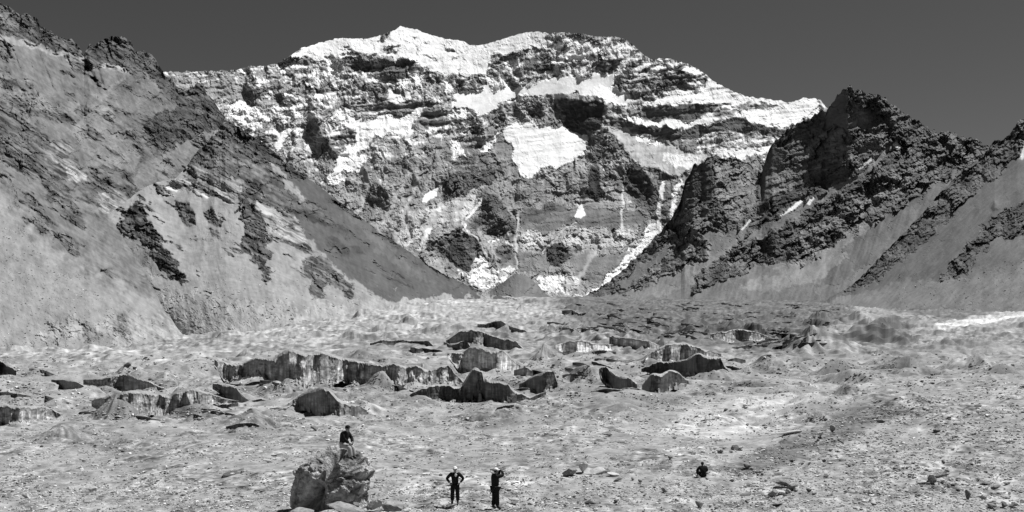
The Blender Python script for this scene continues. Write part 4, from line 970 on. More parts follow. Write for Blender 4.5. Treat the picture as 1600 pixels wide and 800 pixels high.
fput([(1350, 545), (1400, 505), (1440, 495), (1430, 520), (1380, 550)], .15, .9, 4)
fput([(1370, 560), (1410, 540), (1450, 575), (1400, 600), (1360, 590)], .17, .7, 5)
fput([(1200, 620), (1290, 604), (1380, 612), (1360, 622), (1240, 630)], .36, .9, 3)
fput([(1080, 640), (1300, 636), (1250, 665), (1120, 690), (1020, 680)], .40, .9, 6)
fput([(380, 470), (760, 468), (860, 480), (840, 500), (700, 512), (500, 545), (340, 548)], .36, .8, 8)
fput([(-120, 545), (330, 548), (330, 575), (200, 580), (-120, 570)], .34, .8, 6)
fput([(345, 665), (385, 655), (440, 672), (440, 690), (350, 688)], .19, .9, 4)
fput([(90, 640), (200, 650), (300, 690), (240, 730), (120, 720)], .21, .6, 8)
fput([(860, 600), (1100, 605), (1100, 640), (980, 650), (700, 640), (640, 630)], .21, .6, 8)
fput([(580, 770), (700, 745), (900, 742), (860, 755), (720, 772)], .36, .8, 5)
fput([(1110, 735), (1250, 680), (1380, 630), (1420, 640), (1300, 700), (1200, 738)], .13, .9, 6)  # front of the bank, its shade put into the ground colour
fput([(700, 700), (900, 700), (1050, 715), (1080, 740), (880, 738), (700, 735)], .22, .6, 8)
falb = np.clip(falb * MT, .04, .75)
floor_o = grid_mesh("ground", XX, DD, ZZ, M_FLOOR, falb)
tag(floor_o, kind="structure")

def gz(x, y):
    """ground height at a world point inside the view fan"""
    px = CX + x * F / y
    c = (px - FXS[0]) / 1.5; r = np.interp(math.log(y), _ld, np.arange(len(_ld)))
    i = int(min(max(r, 0), len(_ld) - 2)); j = int(min(max(c, 0), len(FXS) - 2))
    u = r - i; v = c - j
    return float((ZZ[i, j] * (1 - v) + ZZ[i, j + 1] * v) * (1 - u) + (ZZ[i + 1, j] * (1 - v) + ZZ[i + 1, j + 1] * v) * u)

def hit(px, py):
    """first ground point seen at photo position px, py"""
    j = int(min(max(round((px - FXS[0]) / 1.5), 0), len(FXS) - 1))
    k = int(np.argmax(PYF[50:, j] <= py)) + 50
    y = FD[k - 1] + (FD[k] - FD[k - 1]) * (PYF[k - 1, j] - py) / max(PYF[k - 1, j] - PYF[k, j], 1e-6)
    x = (px - CX) * y / F
    return x, y, gz(x, y)

# surrounding land outside the view fan (coarse)
def surroundings():
    a0 = math.atan((FXS[-1] - 3 - CX) / F); a1 = 2 * math.pi + math.atan((FXS[0] + 3 - CX) / F)
    an = np.linspace(a0, a1, 160)[None]; d = np.exp(np.linspace(math.log(2.0), math.log(9000), 90))[:, None]
    X = np.sin(an) * d; Y = np.cos(an) * d
    side = np.abs(np.sin(an))
    Z = -1.7 - 7.0 * sstep(4, 50, d) + 0 * an
    Z = Z + sstep(150, 2500, d) * (500 * side) - 5
    Z = Z + fbm(X.astype(np.float32) / 90, Y.astype(np.float32) / 90, 4, 801) * np.minimum(d * .05, 60)
    Z = Z + 3.5 * sstep(12, 2, d)
    o = grid_mesh("terrain", X, Y, Z, M_FLOOR, np.full(X.shape, .25))
    tag(o, kind="structure")
surroundings()

# ------------------------------------------------------------------ ice cliffs of the debris-covered glacier
def ice_cliff(label, crest, base, lean=0.0, bright=.2, seed=1, dirt=.5, backslope=.33):
    xs = np.arange(crest[0][0], crest[-1][0] + .6, .9)
    t = resample(crest, xs) + fbm(xs / 15, xs * 0 + seed, 6, seed, .72) * 3.4 * np.clip((resample(base, xs) - resample(crest, xs)) / 14, .35, 1)
    b = resample(base, xs) + 5 * fbm(xs / 11, xs * 0 + seed, 4, seed + 3) * np.clip((resample(base, xs) - t) / 12, 0, 1)
    b = np.maximum(b, t + .8)
    h = b - t
    # distance of the foot of the cliff
    Dv = np.empty(len(xs))
    bm = float(np.median(b))
    for i in range(len(xs)):
        j = int(min(max(round((xs[i] - FXS[0]) / 1.5), 0), len(FXS) - 1))
        k = int(np.argmax(PYv[50:, j] <= b[i])) + 50
        Dv[i] = FD[k]
    dm = np.median(Dv); Dv = np.clip(Dv, dm * .94, dm * 1.06)
    nk = 2 * min(70, max(15, len(xs) // 4)) + 1; ker = np.hanning(nk + 2)[1:-1]; ker /= ker.sum()
    Dv = np.convolve(np.pad(Dv, nk // 2, mode='edge'), ker, mode='valid')
    # smooth foot line, allowed to follow the terrain only loosely
    m = Dv / F
    n = max(8, int(h.max() / .8))
    v = np.linspace(0, 1, n)[:, None]                       # 0 crest .. 1 foot
    PYs = t[None] + (h + 3)[None] * v
    Xn = np.broadcast_to(xs[None], PYs.shape).astype(np.float32); Yn = PYs.astype(np.float32)
    rel = (1 - v) * h[None]                                   # px above foot
    lv = lean + 1.1 * pn(xs / 17, xs * 0 + seed, seed + 30)[None] + .2 * pn(Xn / 14, Yn / 20, seed + 31)
    D = Dv[None] + rel * np.clip(lv, -.15, 1.0) * m[None]
    rg = .30 * ridged(Xn / 24 + Yn / 60, Yn / 50, 1, seed + 4) * 24 + .26 * ridged(Xn / 9, Yn / 26, 1, seed + 5) * 9 + .3 * ridged(Xn / 4, Yn / 14, 1, seed + 6) * 4 + .25 * fbm(Xn / 3, Yn / 5, 2, seed + 7) * 2
    taper = np.clip(h / 5, 0, 1)[None]
    tal = sstep(.0, .22, v - .80 + .5 * fbm(Xn / 9, Xn * 0, 3, seed + 2) + .15 * fbm(Xn / 3, Yn / 3, 2, seed + 4))
    D = D - tal * (v - .6) * h[None] * m[None] * 1.1
    D = D - rg * m[None] * taper * 2.2 - 1.2 * np.sin(v * math.pi) * m[None] * taper * (-1)
    streak = 2.2 * pn(Xn / 2.4, Yn / 26, seed + 8) + 1.6 * pn(Xn / 5.5, Yn / 30, seed + 9) + .9 * pn(Xn / 12, Yn / 2.6, seed + 10) + 1.2 * fbm(Xn / 3, Yn / 3, 2, seed + 11)
    patch = fbm(Xn / 16, Yn / 9, 3, seed + 12)
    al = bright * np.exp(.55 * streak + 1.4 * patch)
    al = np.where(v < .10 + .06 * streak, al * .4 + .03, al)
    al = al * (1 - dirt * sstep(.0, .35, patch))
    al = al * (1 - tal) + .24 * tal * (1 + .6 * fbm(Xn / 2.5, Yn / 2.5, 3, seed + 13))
    X = (Xn - CX) * D / F; Z = (HY - PYs) * D / F
    # debris-covered back, sloping away behind the crest
    bx, by, bz, ba = [], [], [], []
    kk = min(31, (len(xs) // 3) * 2 + 1); kn = np.hanning(kk + 2)[1:-1]; kn /= kn.sum()
    sm = lambda a_: np.convolve(np.pad(a_, kk // 2, mode='edge'), kn, mode='valid')
    Zs = sm(Z[0]); Ds = sm(D[0]); Xs_ = (xs - CX) * Ds / F
    hm = (h * m)[None]
    for q in (1.0, .86, .74, .64, .54, .46, .39, .33, .27, .22, .17, .13, .09, .06, .03, .01):
        wq = min(1, q / .12); Zq = (Z[0] * (1 - wq) + Zs * wq)[None]; Dq = (D[0] * (1 - wq) + Ds * wq)[None]
        L = hm * 3.6 * q + 10 * q * m[None]
        yy = Dq + L
        xx = (xs[None] - CX) * yy / F
        zz = Zq + hm * .09 * math.sin(math.pi * min(1, q * 2.4)) - hm * 1.9 * max(0, q - .3) ** 1.25 - max(0, q - .3) * 1.5 + fbm(xx.astype(np.float32) / 8, yy.astype(np.float32) / 8, 3, seed + 20) * 1.2 * (m[None] * 3) * q * taper
        bx.append(xx); by.append(yy); bz.append(zz); ba.append(.235 * (1 + .5 * fbm(xx.astype(np.float32) / 3, yy.astype(np.float32) / 3, 3, seed + 21)))
    Xa = np.vstack(bx + [X]); Ya = np.vstack(by + [D]); Za = np.vstack(bz + [Z]); A = np.vstack(ba + [al])
    o = grid_mesh("ice_cliff", Xa, Ya, Za, M_ICE, np.clip(A, .015, .75))
    tag(o, label, "ice cliff", "ice cliffs of the rubble-covered glacier")
    return o

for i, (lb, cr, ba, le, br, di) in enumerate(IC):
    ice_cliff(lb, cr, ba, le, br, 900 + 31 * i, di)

r_ = random.Random(21)
for i in range(230):
    t = r_.random() ** .8
    py = 472 + 70 * t; px = r_.uniform(860 + 20 * t, 1330 - 60 * t)
    where = "far up the glacier"
    if i >= 155: px, py, t, where = r_.uniform(580, 1180), r_.uniform(508, 612), .9, "between the large cliffs at the centre"
    if i >= 208: px, py, t, where = r_.uniform(0, 440), r_.uniform(580, 655), 1.0, "in the rubble at left"
    if any(cr[0][0] - 12 < px < cr[-1][0] + 12 and abs(py - cr[len(cr) // 2][1]) < 12 for _l, cr, *_q in IC): continue
    L = r_.uniform(8, 20) * (.6 + .9 * t); hgt = r_.uniform(1.2, 3.2) * (.6 + 1.0 * t); sl = r_.uniform(-.1, .35)
    if px > 1180: sl = -sl
    cr = [(px - L, py - sl * L + .5), (px - L * .4, py - sl * L * .4 - hgt * .5), (px, py - hgt * .5), (px + L * .5, py + sl * L * .5 - hgt * .2), (px + L, py + sl * L + .6)]
    ba = [(px - L, py - sl * L + 1), (px - L * .3, py - sl * L * .3 + hgt * .5), (px + L * .3, py + sl * L * .3 + hgt * .6), (px + L, py + sl * L + 1)]
    pale = r_.random() < .25
    o = ice_cliff("small pale ice step among the many " + where if pale else "small dark ice step among the many " + where, cr, ba, .5 if pale else .0, .4 if pale else .06, 5000 + 17 * i, .3)
    o["group"] = ("pale" if pale else "dark") + " ice steps " + where

# ------------------------------------------------------------------ pond
def pond():
    x, y, z = hit(362, 741)
    bm = bmesh.new()
    out = [(-1.0, 0), (-.8, .35), (-.35, .5), (0, .95), (.3, 1.0), (.5, .6), (.95, .3), (1.0, 0), (.5, -.35), (-.1, -.45), (-.7, -.3)]
    w_ = 13 * y / F; d_ = 7.5 * y * y / (F * 9.0)
    vsb = [bm.verts.new((px * w_, py * d_, .06)) for px, py in out]
    vb = [bm.verts.new((px * w_ * 1.02, py * d_ * 1.02, -.5)) for px, py in out]
    bm.faces.new(vsb[::-1])
    n = len(out)
    for i in range(n): bm.faces.new((vsb[i], vsb[(i + 1) % n], vb[(i + 1) % n], vb[i]))
    bmesh.ops.recalc_face_normals(bm, faces=bm.faces)
    me = bpy.data.meshes.new("water"); bm.to_mesh(me); bm.free()
    me.materials.append(mat_flat("still meltwater", .07, .25, .4, .1, 2.0))
    o = bpy.data.objects.new("water", me); C.objects.link(o)
    o.location = (x, y, z)
    tag(o, kind="structure")
pond()

# ------------------------------------------------------------------ rocks
def rock_mesh(name, seed, sub=2, mat=None, planes=9, flat=1.0, nz_amp=.05):
    rnd = random.Random(seed)
    bm = bmesh.new()
    bmesh.ops.create_icosphere(bm, subdivisions=sub, radius=1)
    N = []
    for i in range(planes):
        v = Vector((rnd.gauss(0, 1), rnd.gauss(0, 1), rnd.gauss(0, 1))).normalized()
        N.append((v, rnd.uniform(.32, .75)))
    for v in bm.verts:
        d = v.co.normalized()
        r = 1.1
        for n_, k in N:
            q = d.dot(n_)
            if q > .05: r = min(r, k / q)
        r *= 1 + nz_amp * float(fbm(np.array([d.x * 2.5 + d.z * 1.7 + seed]), np.array([d.y * 2.5 - d.z * 1.3]), 3, seed)[0])
        v.co = d * r
        v.co.z *= flat
    me = bpy.data.meshes.new(name); bm.to_mesh(me); bm.free()
    me.materials.append(mat or M_STONE)
    return me

RM = [rock_mesh("rock", 11 + i, 3, M_STONE, 11, .8) for i in range(8)]
RD = [rock_mesh("rock", 41 + i, 3, M_DSTONE, 11, .75) for i in range(4)]
RL = [rock_mesh("rock", 61 + i, 3, M_LSTONE, 11, .8) for i in range(4)]
rng = random.Random(4)
def place_rock(px, py, wpx_, hpx_, meshes, label, group=None, yaw=None, cat="rock", tilt=.25, sink=.25, depth=None):
    x, y, z = hit(px, py)
    w_ = wpx_ * y / F / 2; h_ = hpx_ * y / F / 2
    o = bpy.data.objects.new("rock", meshes[rng.randrange(len(meshes))]); C.objects.link(o)
    dp = depth or (w_ + h_) / 2
    o.scale = (w_ * 1.15, dp * 1.15, h_ * 1.3)
    o.rotation_euler = (rng.uniform(-tilt, tilt), rng.uniform(-tilt, tilt), rng.uniform(-.5, .5) if yaw is None else yaw)
    o.location = (x, y + dp, gz(x, y + dp) + h_ * (1 - sink))
    tag(o, label, cat, group)
    return o

NOTE = [
 (490, 674, 13, 11, RM, "round rock alone on the pale ground above and left of the large boulder"),
 (893, 746, 22, 17, RD, "dark jagged rock at the left foot of the pale rubble ridge"),
 (911, 739, 14, 24, RL, "tall pale slab leaning against the jagged dark rock"),
 (936, 742, 32, 12, RL, "long pale slab forming the crest of the rubble ridge"),
 (956, 745, 20, 8, RL, "low pale slab at the right tail of the rubble ridge"),
 (966, 753, 14, 8, RD, "dark wedge-shaped rock right below the pale rubble ridge"),
 (1001, 755, 8, 6, RD, "small black rock between the pale ridge and the hunched sitting person"),
 (921, 790, 15, 12, RD, "black rounded rock on the gravel below the pale rubble ridge"),
 (1095, 796, 14, 13, RD, "dark pointed rock near the bottom edge, right below the sitting person"),
 (1040, 771, 7, 9, RM, "small upright grey rock below and left of the hunched sitting person"),
 (1048, 719, 10, 7, RD, "tiny dark peaked rock on the slope left of the hunched person"),
 (1128, 709, 9, 8, RD, "dark rock on the bank just right of and above the hunched person"),
 (1149, 704, 14, 11, RD, "larger dark rock with a pale neighbour on the bank crest"),
 (1158, 704, 9, 8, RL, "pale rock touching the dark one on the bank crest"),
 (1170, 734, 15, 9, RD, "dark flat rock at the foot of the bank, right of the hunched person"),
 (1167, 775, 20, 5, RM, "thin flat slab lying on gravel left of the rock pile"),
 (1228, 764, 26, 15, RM, "largest rock of the pile at lower right of centre"),
 (1240, 768, 16, 12, RD, "dark angular rock leaning on the largest rock of the pile"),
 (1212, 778, 14, 14, RD, "dark upright rock at the left end of the pile"),
 (1225, 773, 16, 7, RL, "pale flat rock inside the pile at lower right of centre"),
 (1266, 770, 10, 7, RD, "small dark rock at the right end of the pile"),
 (1218, 792, 22, 5, RD, "flat dark rock below the pile near the bottom edge"),
 (1292, 748, 9, 8, RM, "grey rock with a pale foot on the open gravel right of the pile"),
 (1284, 685, 7, 13, RL, "upright pale rock, left one of the pair standing on the bank crest"),
 (1303, 676, 8, 14, RM, "upright pointed rock, right one of the pair on the bank crest"),
 (1245, 678, 34, 6, RL, "long pale ledge of rock on the bank crest left of the upright pair"),
 (1381, 661, 14, 7, RD, "dark rock alone high on the right slope"),
 (1466, 676, 11, 6, RD, "dark rock on the right slope, right of the one standing alone"),
 (1290, 722, 7, 5, RD, "small black rock on the smooth strip under the bank"),
 (1459, 757, 13, 16, RD, "black rock at the left of the stack of slabs"),
 (1472, 749, 18, 7, RM, "top slab of the stack of slabs on the lower right gravel"),
 (1474, 757, 16, 8, RL, "pale middle slab of the stack of slabs on the lower right"),
 (1492, 761, 20, 5, RM, "low tail slab at the right of the stack of slabs"),
 (1445, 757, 14, 5, RL, "pale flat stone just left of the stack of slabs"),
 (1516, 782, 8, 17, RD, "dark upright stone standing like a post at lower right"),
 (1544, 757, 15, 6, RM, "flat grey rock right of the upright post-like stone"),
 (1559, 766, 14, 8, RD, "black wedge rock right of the upright post-like stone"),
 (1577, 757, 12, 7, RL, "pale pointed rock near the right edge above the dark row"),
 (1539, 782, 10, 8, RM, "grey rock between the post-like stone and the dark row"),
 (1554, 796, 16, 9, RD, "left rock of the dark row at the bottom right corner"),
 (1572, 795, 12, 9, RD, "middle rock of the dark row at the bottom right corner"),
 (1588, 795, 14, 9, RD, "right rock of the dark row at the bottom right corner"),
 (1427, 640, 6, 4, RD, "tiny dark rock near the skyline of the stony rise"),
 (1530, 636, 12, 4, RD, "flat dark rock on the top of the stony rise at right"),
 (952, 683, 10, 7, RM, "grey rock with pale top on the open slope beyond the standing pair"),
 (418, 724, 12, 7, RL, "bright white rock on the ground left of the large boulder"),
 (145, 768, 12, 9, RL, "bright white rock in the rubble at lower left"),
 (38, 779, 12, 9, RL, "pale rock among the rubble in the bottom left corner"),
 (208, 749, 10, 7, RL, "left pale rock of the two in the rubble left of the pond"),
 (225, 750, 9, 6, RL, "right pale rock of the two in the rubble left of the pond"),
 (582, 800, 34, 22, RM, "grey ribbed rock leaning at the right foot of the large boulder"),
 (604, 800, 30, 18, RM, "broad grey rock at the far right of the boulder's foot"),
 (535, 808, 56, 22, RM, "smooth grey slab lying in front of the large boulder"),
 (552, 803, 16, 22, RD, "black rock wedged between slab and large boulder"),
 (472, 808, 40, 16, RM, "rounded rock at the left front foot of the large boulder"),
 (806, 784, 16, 6, RL, "pale flat rock just right of the standing person with raised arms"),
 (803, 790, 14, 6, RD, "dark flat rock below the pale one right of the raised-arms person"),
 (197, 576, 10, 8, RD, "dark boulder on the debris above the long low ice cliff at left"),
]
for (px, py, a, b, ms, lb) in NOTE:
    place_rock(px, py, a * 1.3, b * 1.1, ms, lb)
# ordinary rocks: nothing tells these apart
GR = {"g": ("grey rock lying loose on the gravel among many like it", RM), "d": ("dark rock lying loose on the gravel among many like it", RD), "l": ("pale rock lying loose on the gravel among many like it", RL)}
def scatter(n, x0, x1, y0, y1, smin, smax):
    for i in range(n):
        px = rng.uniform(x0, x1); t = rng.random(); py = y0 + (y1 - y0) * t
        s_ = smin + (smax - smin) * rng.random() ** 2.2
        k = rng.choices("gdl", (6, 3, 2))[0]
        place_rock(px, py, s_, s_ * rng.uniform(.45, .8), GR[k][1], GR[k][0], "loose rocks on the gravel, " + {"g": "grey", "d": "dark", "l": "pale"}[k])
for (qx, qy, nn_) in ((1228, 772, 10), (1475, 760, 8), (1560, 768, 8), (1565, 797, 9), (1140, 708, 8), (900, 750, 7), (1290, 690, 8), (1180, 736, 6), (930, 790, 5)):
    scatter(nn_, qx - 26, qx + 26, qy - 6, min(799, qy + 9), 4, 10)
scatter(60, 1110, 1600, 690, 800, 4, 10)
scatter(45, 1180, 1600, 625, 690, 3, 7)
scatter(50, 780, 1110, 750, 800, 4, 9)
scatter(25, 600, 1100, 690, 760, 3, 6)
scatter(20, 0, 450, 690, 800, 4, 8)

def gravel():
    r = np.random.default_rng(3)
    n = 72000
    px = r.uniform(-60, 1660, n); py = 548 + 257 * r.random(n) ** .75
    size = 1.2 + 1.6 * r.random(n) ** 2 + 3.6 * r.random(n) ** 8
    keep = np.ones(n, bool)
    # where the ground is stony
    dens = .40 + .9 * sstep(740, 775, py) + .75 * (px > 1080) * sstep(-8, 8, py - (735 - (px - 1100) * .34)) 
    dens = dens * np.clip(1 + 2.6 * fbm(px / 70, py / 20, 4, 77, .6), .12, 2.2)
    keep = r.random(n) < dens
    px, py, size = px[keep], py[keep], size[keep]
    j = np.clip(np.round((px - FXS[0]) / 1.5).astype(int), 0, len(FXS) - 1)
    vis = PYv[50:, :]
    X = np.empty(len(px)); Y = np.empty(len(px)); Z = np.empty(len(px))
    for i in range(len(px)):
        c = vis[:, j[i]]
        k = len(c) - np.searchsorted(c[::-1], py[i], side='right') + 50 - 1
        k = min(max(k, 51), len(FD) - 2)
        y = FD[k]
        Y[i] = y; X[i] = (px[i] - CX) * y / F; Z[i] = ZZ[k, j[i]]
    ok = Y < 900
    X, Y, Z, size = X[ok], Y[ok], Z[ok], size[ok]
    for nm, poly, cnt, s0 in (("spur", [(290, 440), (400, 460), (470, 480), (480, 520), (340, 500)], 420, 2.6), ("spur", [(330, 330), (420, 420), (560, 440), (700, 470), (520, 530), (340, 520)], 420, 1.5),
                              ("valley_wall", [(0, 330), (120, 440), (260, 500), (320, 545), (0, 545)], 900, 1.6), ("slope", [(1400, 430), (1640, 400), (1640, 500), (1400, 490)], 350, 1.5)):
        S = SH[nm]
        ci = r.integers(0, S.px.shape[1], cnt * 12); ri = r.integers(0, S.px.shape[0], cnt * 12)
        qx = S.px[ri, ci]; qy = S.py[ri, ci]
        k = np.where(poly_sd(qx.astype(np.float32), qy.astype(np.float32), poly) > 0)[0][:cnt]
        qx, qy, qd = qx[k], qy[k], S.D[ri[k], ci[k]]
        X = np.concatenate([X, (qx - CX) * qd / F]); Y = np.concatenate([Y, qd]); Z = np.concatenate([Z, (HY - qy) * qd / F])
        size = np.concatenate([size, s0 * (.6 + 1.3 * r.random(len(k)) ** 4)])
    n = len(X)
    bm = bmesh.new(); bmesh.ops.create_icosphere(bm, subdivisions=1, radius=1); bm.verts.ensure_lookup_table()
    V = np.array([v.co[:] for v in bm.verts]); T = np.array([[v.index for v in f.verts] for f in bm.faces]); bm.free()
    bases = []
    for q in range(8):
        W = V * (1 + .28 * r.standard_normal((len(V), 1))); bases.append(W)
    bases = np.array(bases)
    W = bases[r.integers(0, 8, n)]
    s_ = (size * Y / F / 2)[:, None]
    sc3 = np.stack([s_[:, 0] * r.uniform(.8, 1.5, n), s_[:, 0] * r.uniform(.7, 1.3, n), s_[:, 0] * r.uniform(.4, .9, n)], 1)
    W = W * sc3[:, None]
    a = r.uniform(0, 6.28, n); ca, sa = np.cos(a)[:, None], np.sin(a)[:, None]
    Wx = W[..., 0] * ca - W[..., 1] * sa; Wy = W[..., 0] * sa + W[..., 1] * ca
    co = np.stack([Wx + X[:, None], Wy + Y[:, None], W[..., 2] + Z[:, None] + sc3[:, 2:3] * .35], -1).reshape(-1, 3)
    tri = (T[None] + (np.arange(n) * len(V))[:, None, None]).reshape(-1, 3)
    me = bpy.data.meshes.new("gravel")
    me.vertices.add(len(co)); me.vertices.foreach_set("co", co.astype(np.float32).ravel())
    me.loops.add(tri.size); me.loops.foreach_set("vertex_index", tri.ravel().astype(np.int32))
    me.polygons.add(len(tri)); me.polygons.foreach_set("loop_start", np.arange(0, tri.size, 3, dtype=np.int32))
    me.update(calc_edges=True)
    me.polygons.foreach_set("use_smooth", np.zeros(len(tri), bool))
    al = np.repeat(np.clip(.30 * np.exp(.6 * r.standard_normal(n)), .05, .65), len(V))
    me.attributes.new("alb", 'FLOAT', 'POINT').data.foreach_set("value", al.astype(np.float32))
    me.materials.append(M_GRAVEL)
    o = bpy.data.objects.new("gravel", me); C.objects.link(o)
    tag(o, "small stones strewn over the ground", "gravel", kind="stuff")
gravel()

def _h3(ix, iy, iz, seed):
    return _hash(ix + iz * 57, iy - iz * 131, seed + 5)

def vn3(x, y, z, seed=0):
    fx, fy, fz = np.floor(x), np.floor(y), np.floor(z)
    ix, iy, iz = fx.astype(np.int32), fy.astype(np.int32), fz.astype(np.int32)
    s_ = lambda t: t * t * (3 - 2 * t)
    u, v, w_ = s_(x - fx), s_(y - fy), s_(z - fz)
    g = lambda a, b, c: (_h3(ix + a, iy + b, iz + c, seed) & np.uint32(0xffff)).astype(np.float64) / 32768 - 1
    L = lambda a, b, t: a + (b - a) * t
    return .6 * L(L(L(g(0, 0, 0), g(1, 0, 0), u), L(g(0, 1, 0), g(1, 1, 0), u), v), L(L(g(0, 0, 1), g(1, 0, 1), u), L(g(0, 1, 1), g(1, 1, 1), u), v), w_)

def cell3(x, y, z, seed):
    """blocky stone: nearest jittered cell gives a tilted plane"""
    x = x + .25 * vn3(x * 2, y * 2, z * 2, seed + 9); y = y + .25 * vn3(x * 2 + 5, y * 2, z * 2, seed + 10)
    ix, iy, iz = np.floor(x).astype(np.int32), np.floor(y).astype(np.int32), np.floor(z).astype(np.int32)
    best = np.full(x.shape, 9.0); val = np.zeros(x.shape)
    u16 = lambda h, k: ((h >> np.uint32(k)) & np.uint32(0x3ff)).astype(np.float64) / 1023
    for a in (-1, 0, 1):
        for b in (-1, 0, 1):
            for c in (-1, 0, 1):
                h = _h3(ix + a, iy + b, iz + c, seed); g = _h3(ix + a, iy + b, iz + c, seed + 400)
                dx = x - (ix + a + u16(h, 0)); dy = y - (iy + b + u16(h, 10)); dz = z - (iz + c + u16(h, 20))
                d = dx * dx + dy * dy + dz * dz
                v = (u16(g, 0) - .5) * dx + (u16(g, 10) - .5) * dy + (u16(g, 20) - .5) * dz + .35 * (u16(g, 5) - .5)
                k = d < best; best = np.where(k, d, best); val = np.where(k, v, val)
    return val

# ------------------------------------------------------------------ the large boulder
def big_boulder():
    x0, y0, _ = hit(516, 799)
    y0 = 43.5
    u = y0 / F
    def P(px, py): return Vector(((px - 516) * u, 0, (800 - py) * u))
    out = [(452, 815), (449, 770), (454, 744), (482, 716), (503, 703), (537, 688), (549, 702), (566, 722), (580, 745), (580, 765), (570, 790), (566, 815)]
    cen = P(515, 765)
    pl = []
    for i in range(len(out) - 1):
        a = P(*out[i]); b = P(*out[i + 1])
        t = (b - a).normalized(); n_ = Vector((-t.z, 0, t.x))
        if n_.dot(a - cen) < 0: n_ = -n_
        for ty in (-.28, .30):
            m = Vector((n_.x, ty, n_.z)).normalized()
            pl.append((m, max(.2, (a - cen).dot(n_)) * (1.0 + .0 * ty)))
    rnd = random.Random(7)
    for v, k in (((0, -1, .35), 1.25), ((.5, -1, .2), 1.45), ((-.55, -1, .1), 1.35), ((0, -1, -.4), 1.25), ((.1, -.8, 1), 1.2), ((0, 1, .3), 1.4), ((.4, 1, 0), 1.5), ((-.5, 1, .1), 1.5), ((.75, -.7, -.5), 1.45)):
        pl.append((Vector(v).normalized(), k))
    bm = bmesh.new()
    bmesh.ops.create_icosphere(bm, subdivisions=6, radius=1)
    dirs = np.array([v.co.normalized()[:] for v in bm.verts], np.float64)
    r = np.full(len(dirs), 9.0)
    for n_, k in pl:
        q = dirs @ np.array(n_[:])
        r = np.where(q > .06, np.minimum(r, k / np.maximum(q, .06)), r)
    co = dirs * r[:, None]
    x, y, z = co[:, 0], co[:, 1], co[:, 2]
    def n3(s, sc_, o, gain=.55):
        t_ = 0; a_ = 1.0; f_ = sc_
        for q in range(o):
            t_ = t_ + a_ * vn3(x * f_ + 7 * q, y * f_, z * f_, s + q); a_ *= gain; f_ *= 2.05
        return t_
    d = .16 * n3(5, .8, 2) + .16 * (.25 - np.abs(n3(9, 1.3, 2))) + .24 * cell3(x * 1.4, y * 1.4, z * 1.7, 61) + .11 * cell3(x * 3.3, y * 3.3, z * 4.0, 62) + .055 * cell3(x * 7, y * 7, z * 8, 63) + .03 * n3(12, 6, 3)
    # the crevice from the summit down to the left, and a hollow low on the left
    px = 516 + (x + cen.x) / u; py = 800 - (z + cen.z) / u
    front = (y < .3)
    cr = line_d(px, py, [(541, 694), (528, 712), (517, 727), (508, 742)])
    d -= .75 * np.clip(1 - cr / 5.5, 0, 1) * front
    hol = line_d(px, py, [(500, 762), (496, 780), (488, 800)])
    d -= .8 * np.clip(1 - hol / 17, 0, 1) * front
    hol2 = line_d(px, py, [(455, 752), (458, 800)])
    d -= .5 * np.clip(1 - hol2 / 12, 0, 1) * front
    hol3 = line_d(px, py, [(545, 742), (580, 748)])
    d -= .20 * np.clip(1 - hol3 / 7, 0, 1) * front
    hol4 = line_d(px, py, [(525, 788), (560, 786), (585, 774)])
    d -= .30 * np.clip(1 - hol4 / 9, 0, 1) * front
    co = co + dirs * d[:, None]
    for v, c in zip(bm.verts, co): v.co = Vector(c)
    me = bpy.data.meshes.new("boulder"); bm.to_mesh(me); bm.free()
    al = .31 * (1 + 1.0 * n3(31, 2.0, 4) + .6 * n3(35, 7, 3))
    me.attributes.new("alb", 'FLOAT', 'POINT').data.foreach_set("value", np.clip(al, .07, .6).astype(np.float32))
    m = mat_attr("pocked boulder stone", fine=(7.0, .45), bump=.10)
    me.materials.append(m)
    o = bpy.data.objects.new("boulder", me); C.objects.link(o)
    o.location = (x0 * y0 / y0 + cen.x, y0 + .6, -(800 - HY) * u + cen.z)
    o.location.x = (516 - CX) * u + cen.x
    tag(o, "largest boulder, craggy and pale, with a person seated on its top", "boulder")
    return y0 + .6
YB = big_boulder()

# ------------------------------------------------------------------ people
M_SKIN = mat_flat("skin", .28, .6, .3, .08, 10)
M_HAIR = mat_flat("hair", .02, .7, .3, .2, 30)
M_BLACK = mat_flat("black cloth", .012, .9, .15, .3, 14)
M_DARK = mat_flat("dark grey cloth", .022, .9, .15, .3, 14)
M_PALE = mat_flat("pale trousers", .30, .9, .15, .15, 14)
M_WHITE = mat_flat("white cloth", .75, .8, .2, .05, 14)
M_BOOT = mat_flat("boot leather", .02, .6, .3, .2, 20)

def skin_obj(name, verts, edges, rad, mat, parent, sub=2, root=0):
    me = bpy.data.meshes.new(name)
    me.from_pydata([Vector(v) for v in verts], edges, [])
    ob = bpy.data.objects.new(name, me); C.objects.link(ob)
    md = ob.modifiers.new("skin", 'SKIN')
    if not me.skin_vertices: 
        bpy.context.view_layer.update()
    sv = me.skin_vertices[0].data if me.skin_vertices else None
    for i, v in enumerate(sv):
        r_ = rad[i]
        v.radius = (r_, r_) if not isinstance(r_, tuple) else r_
        v.use_root = (i == root)
    ss = ob.modifiers.new("sub", 'SUBSURF'); ss.levels = sub; ss.render_levels = sub
    dg = bpy.context.evaluated_depsgraph_get(); dg.update()
    me2 = bpy.data.meshes.new_from_object(ob.evaluated_get(dg))
    bpy.data.objects.remove(ob)
    me2.name = name
    me2.materials.clear(); me2.materials.append(mat)
    me2.polygons.foreach_set("use_smooth", np.ones(len(me2.polygons), bool))
    o2 = bpy.data.objects.new(name, me2); C.objects.link(o2)
    o2.parent = parent
    return o2

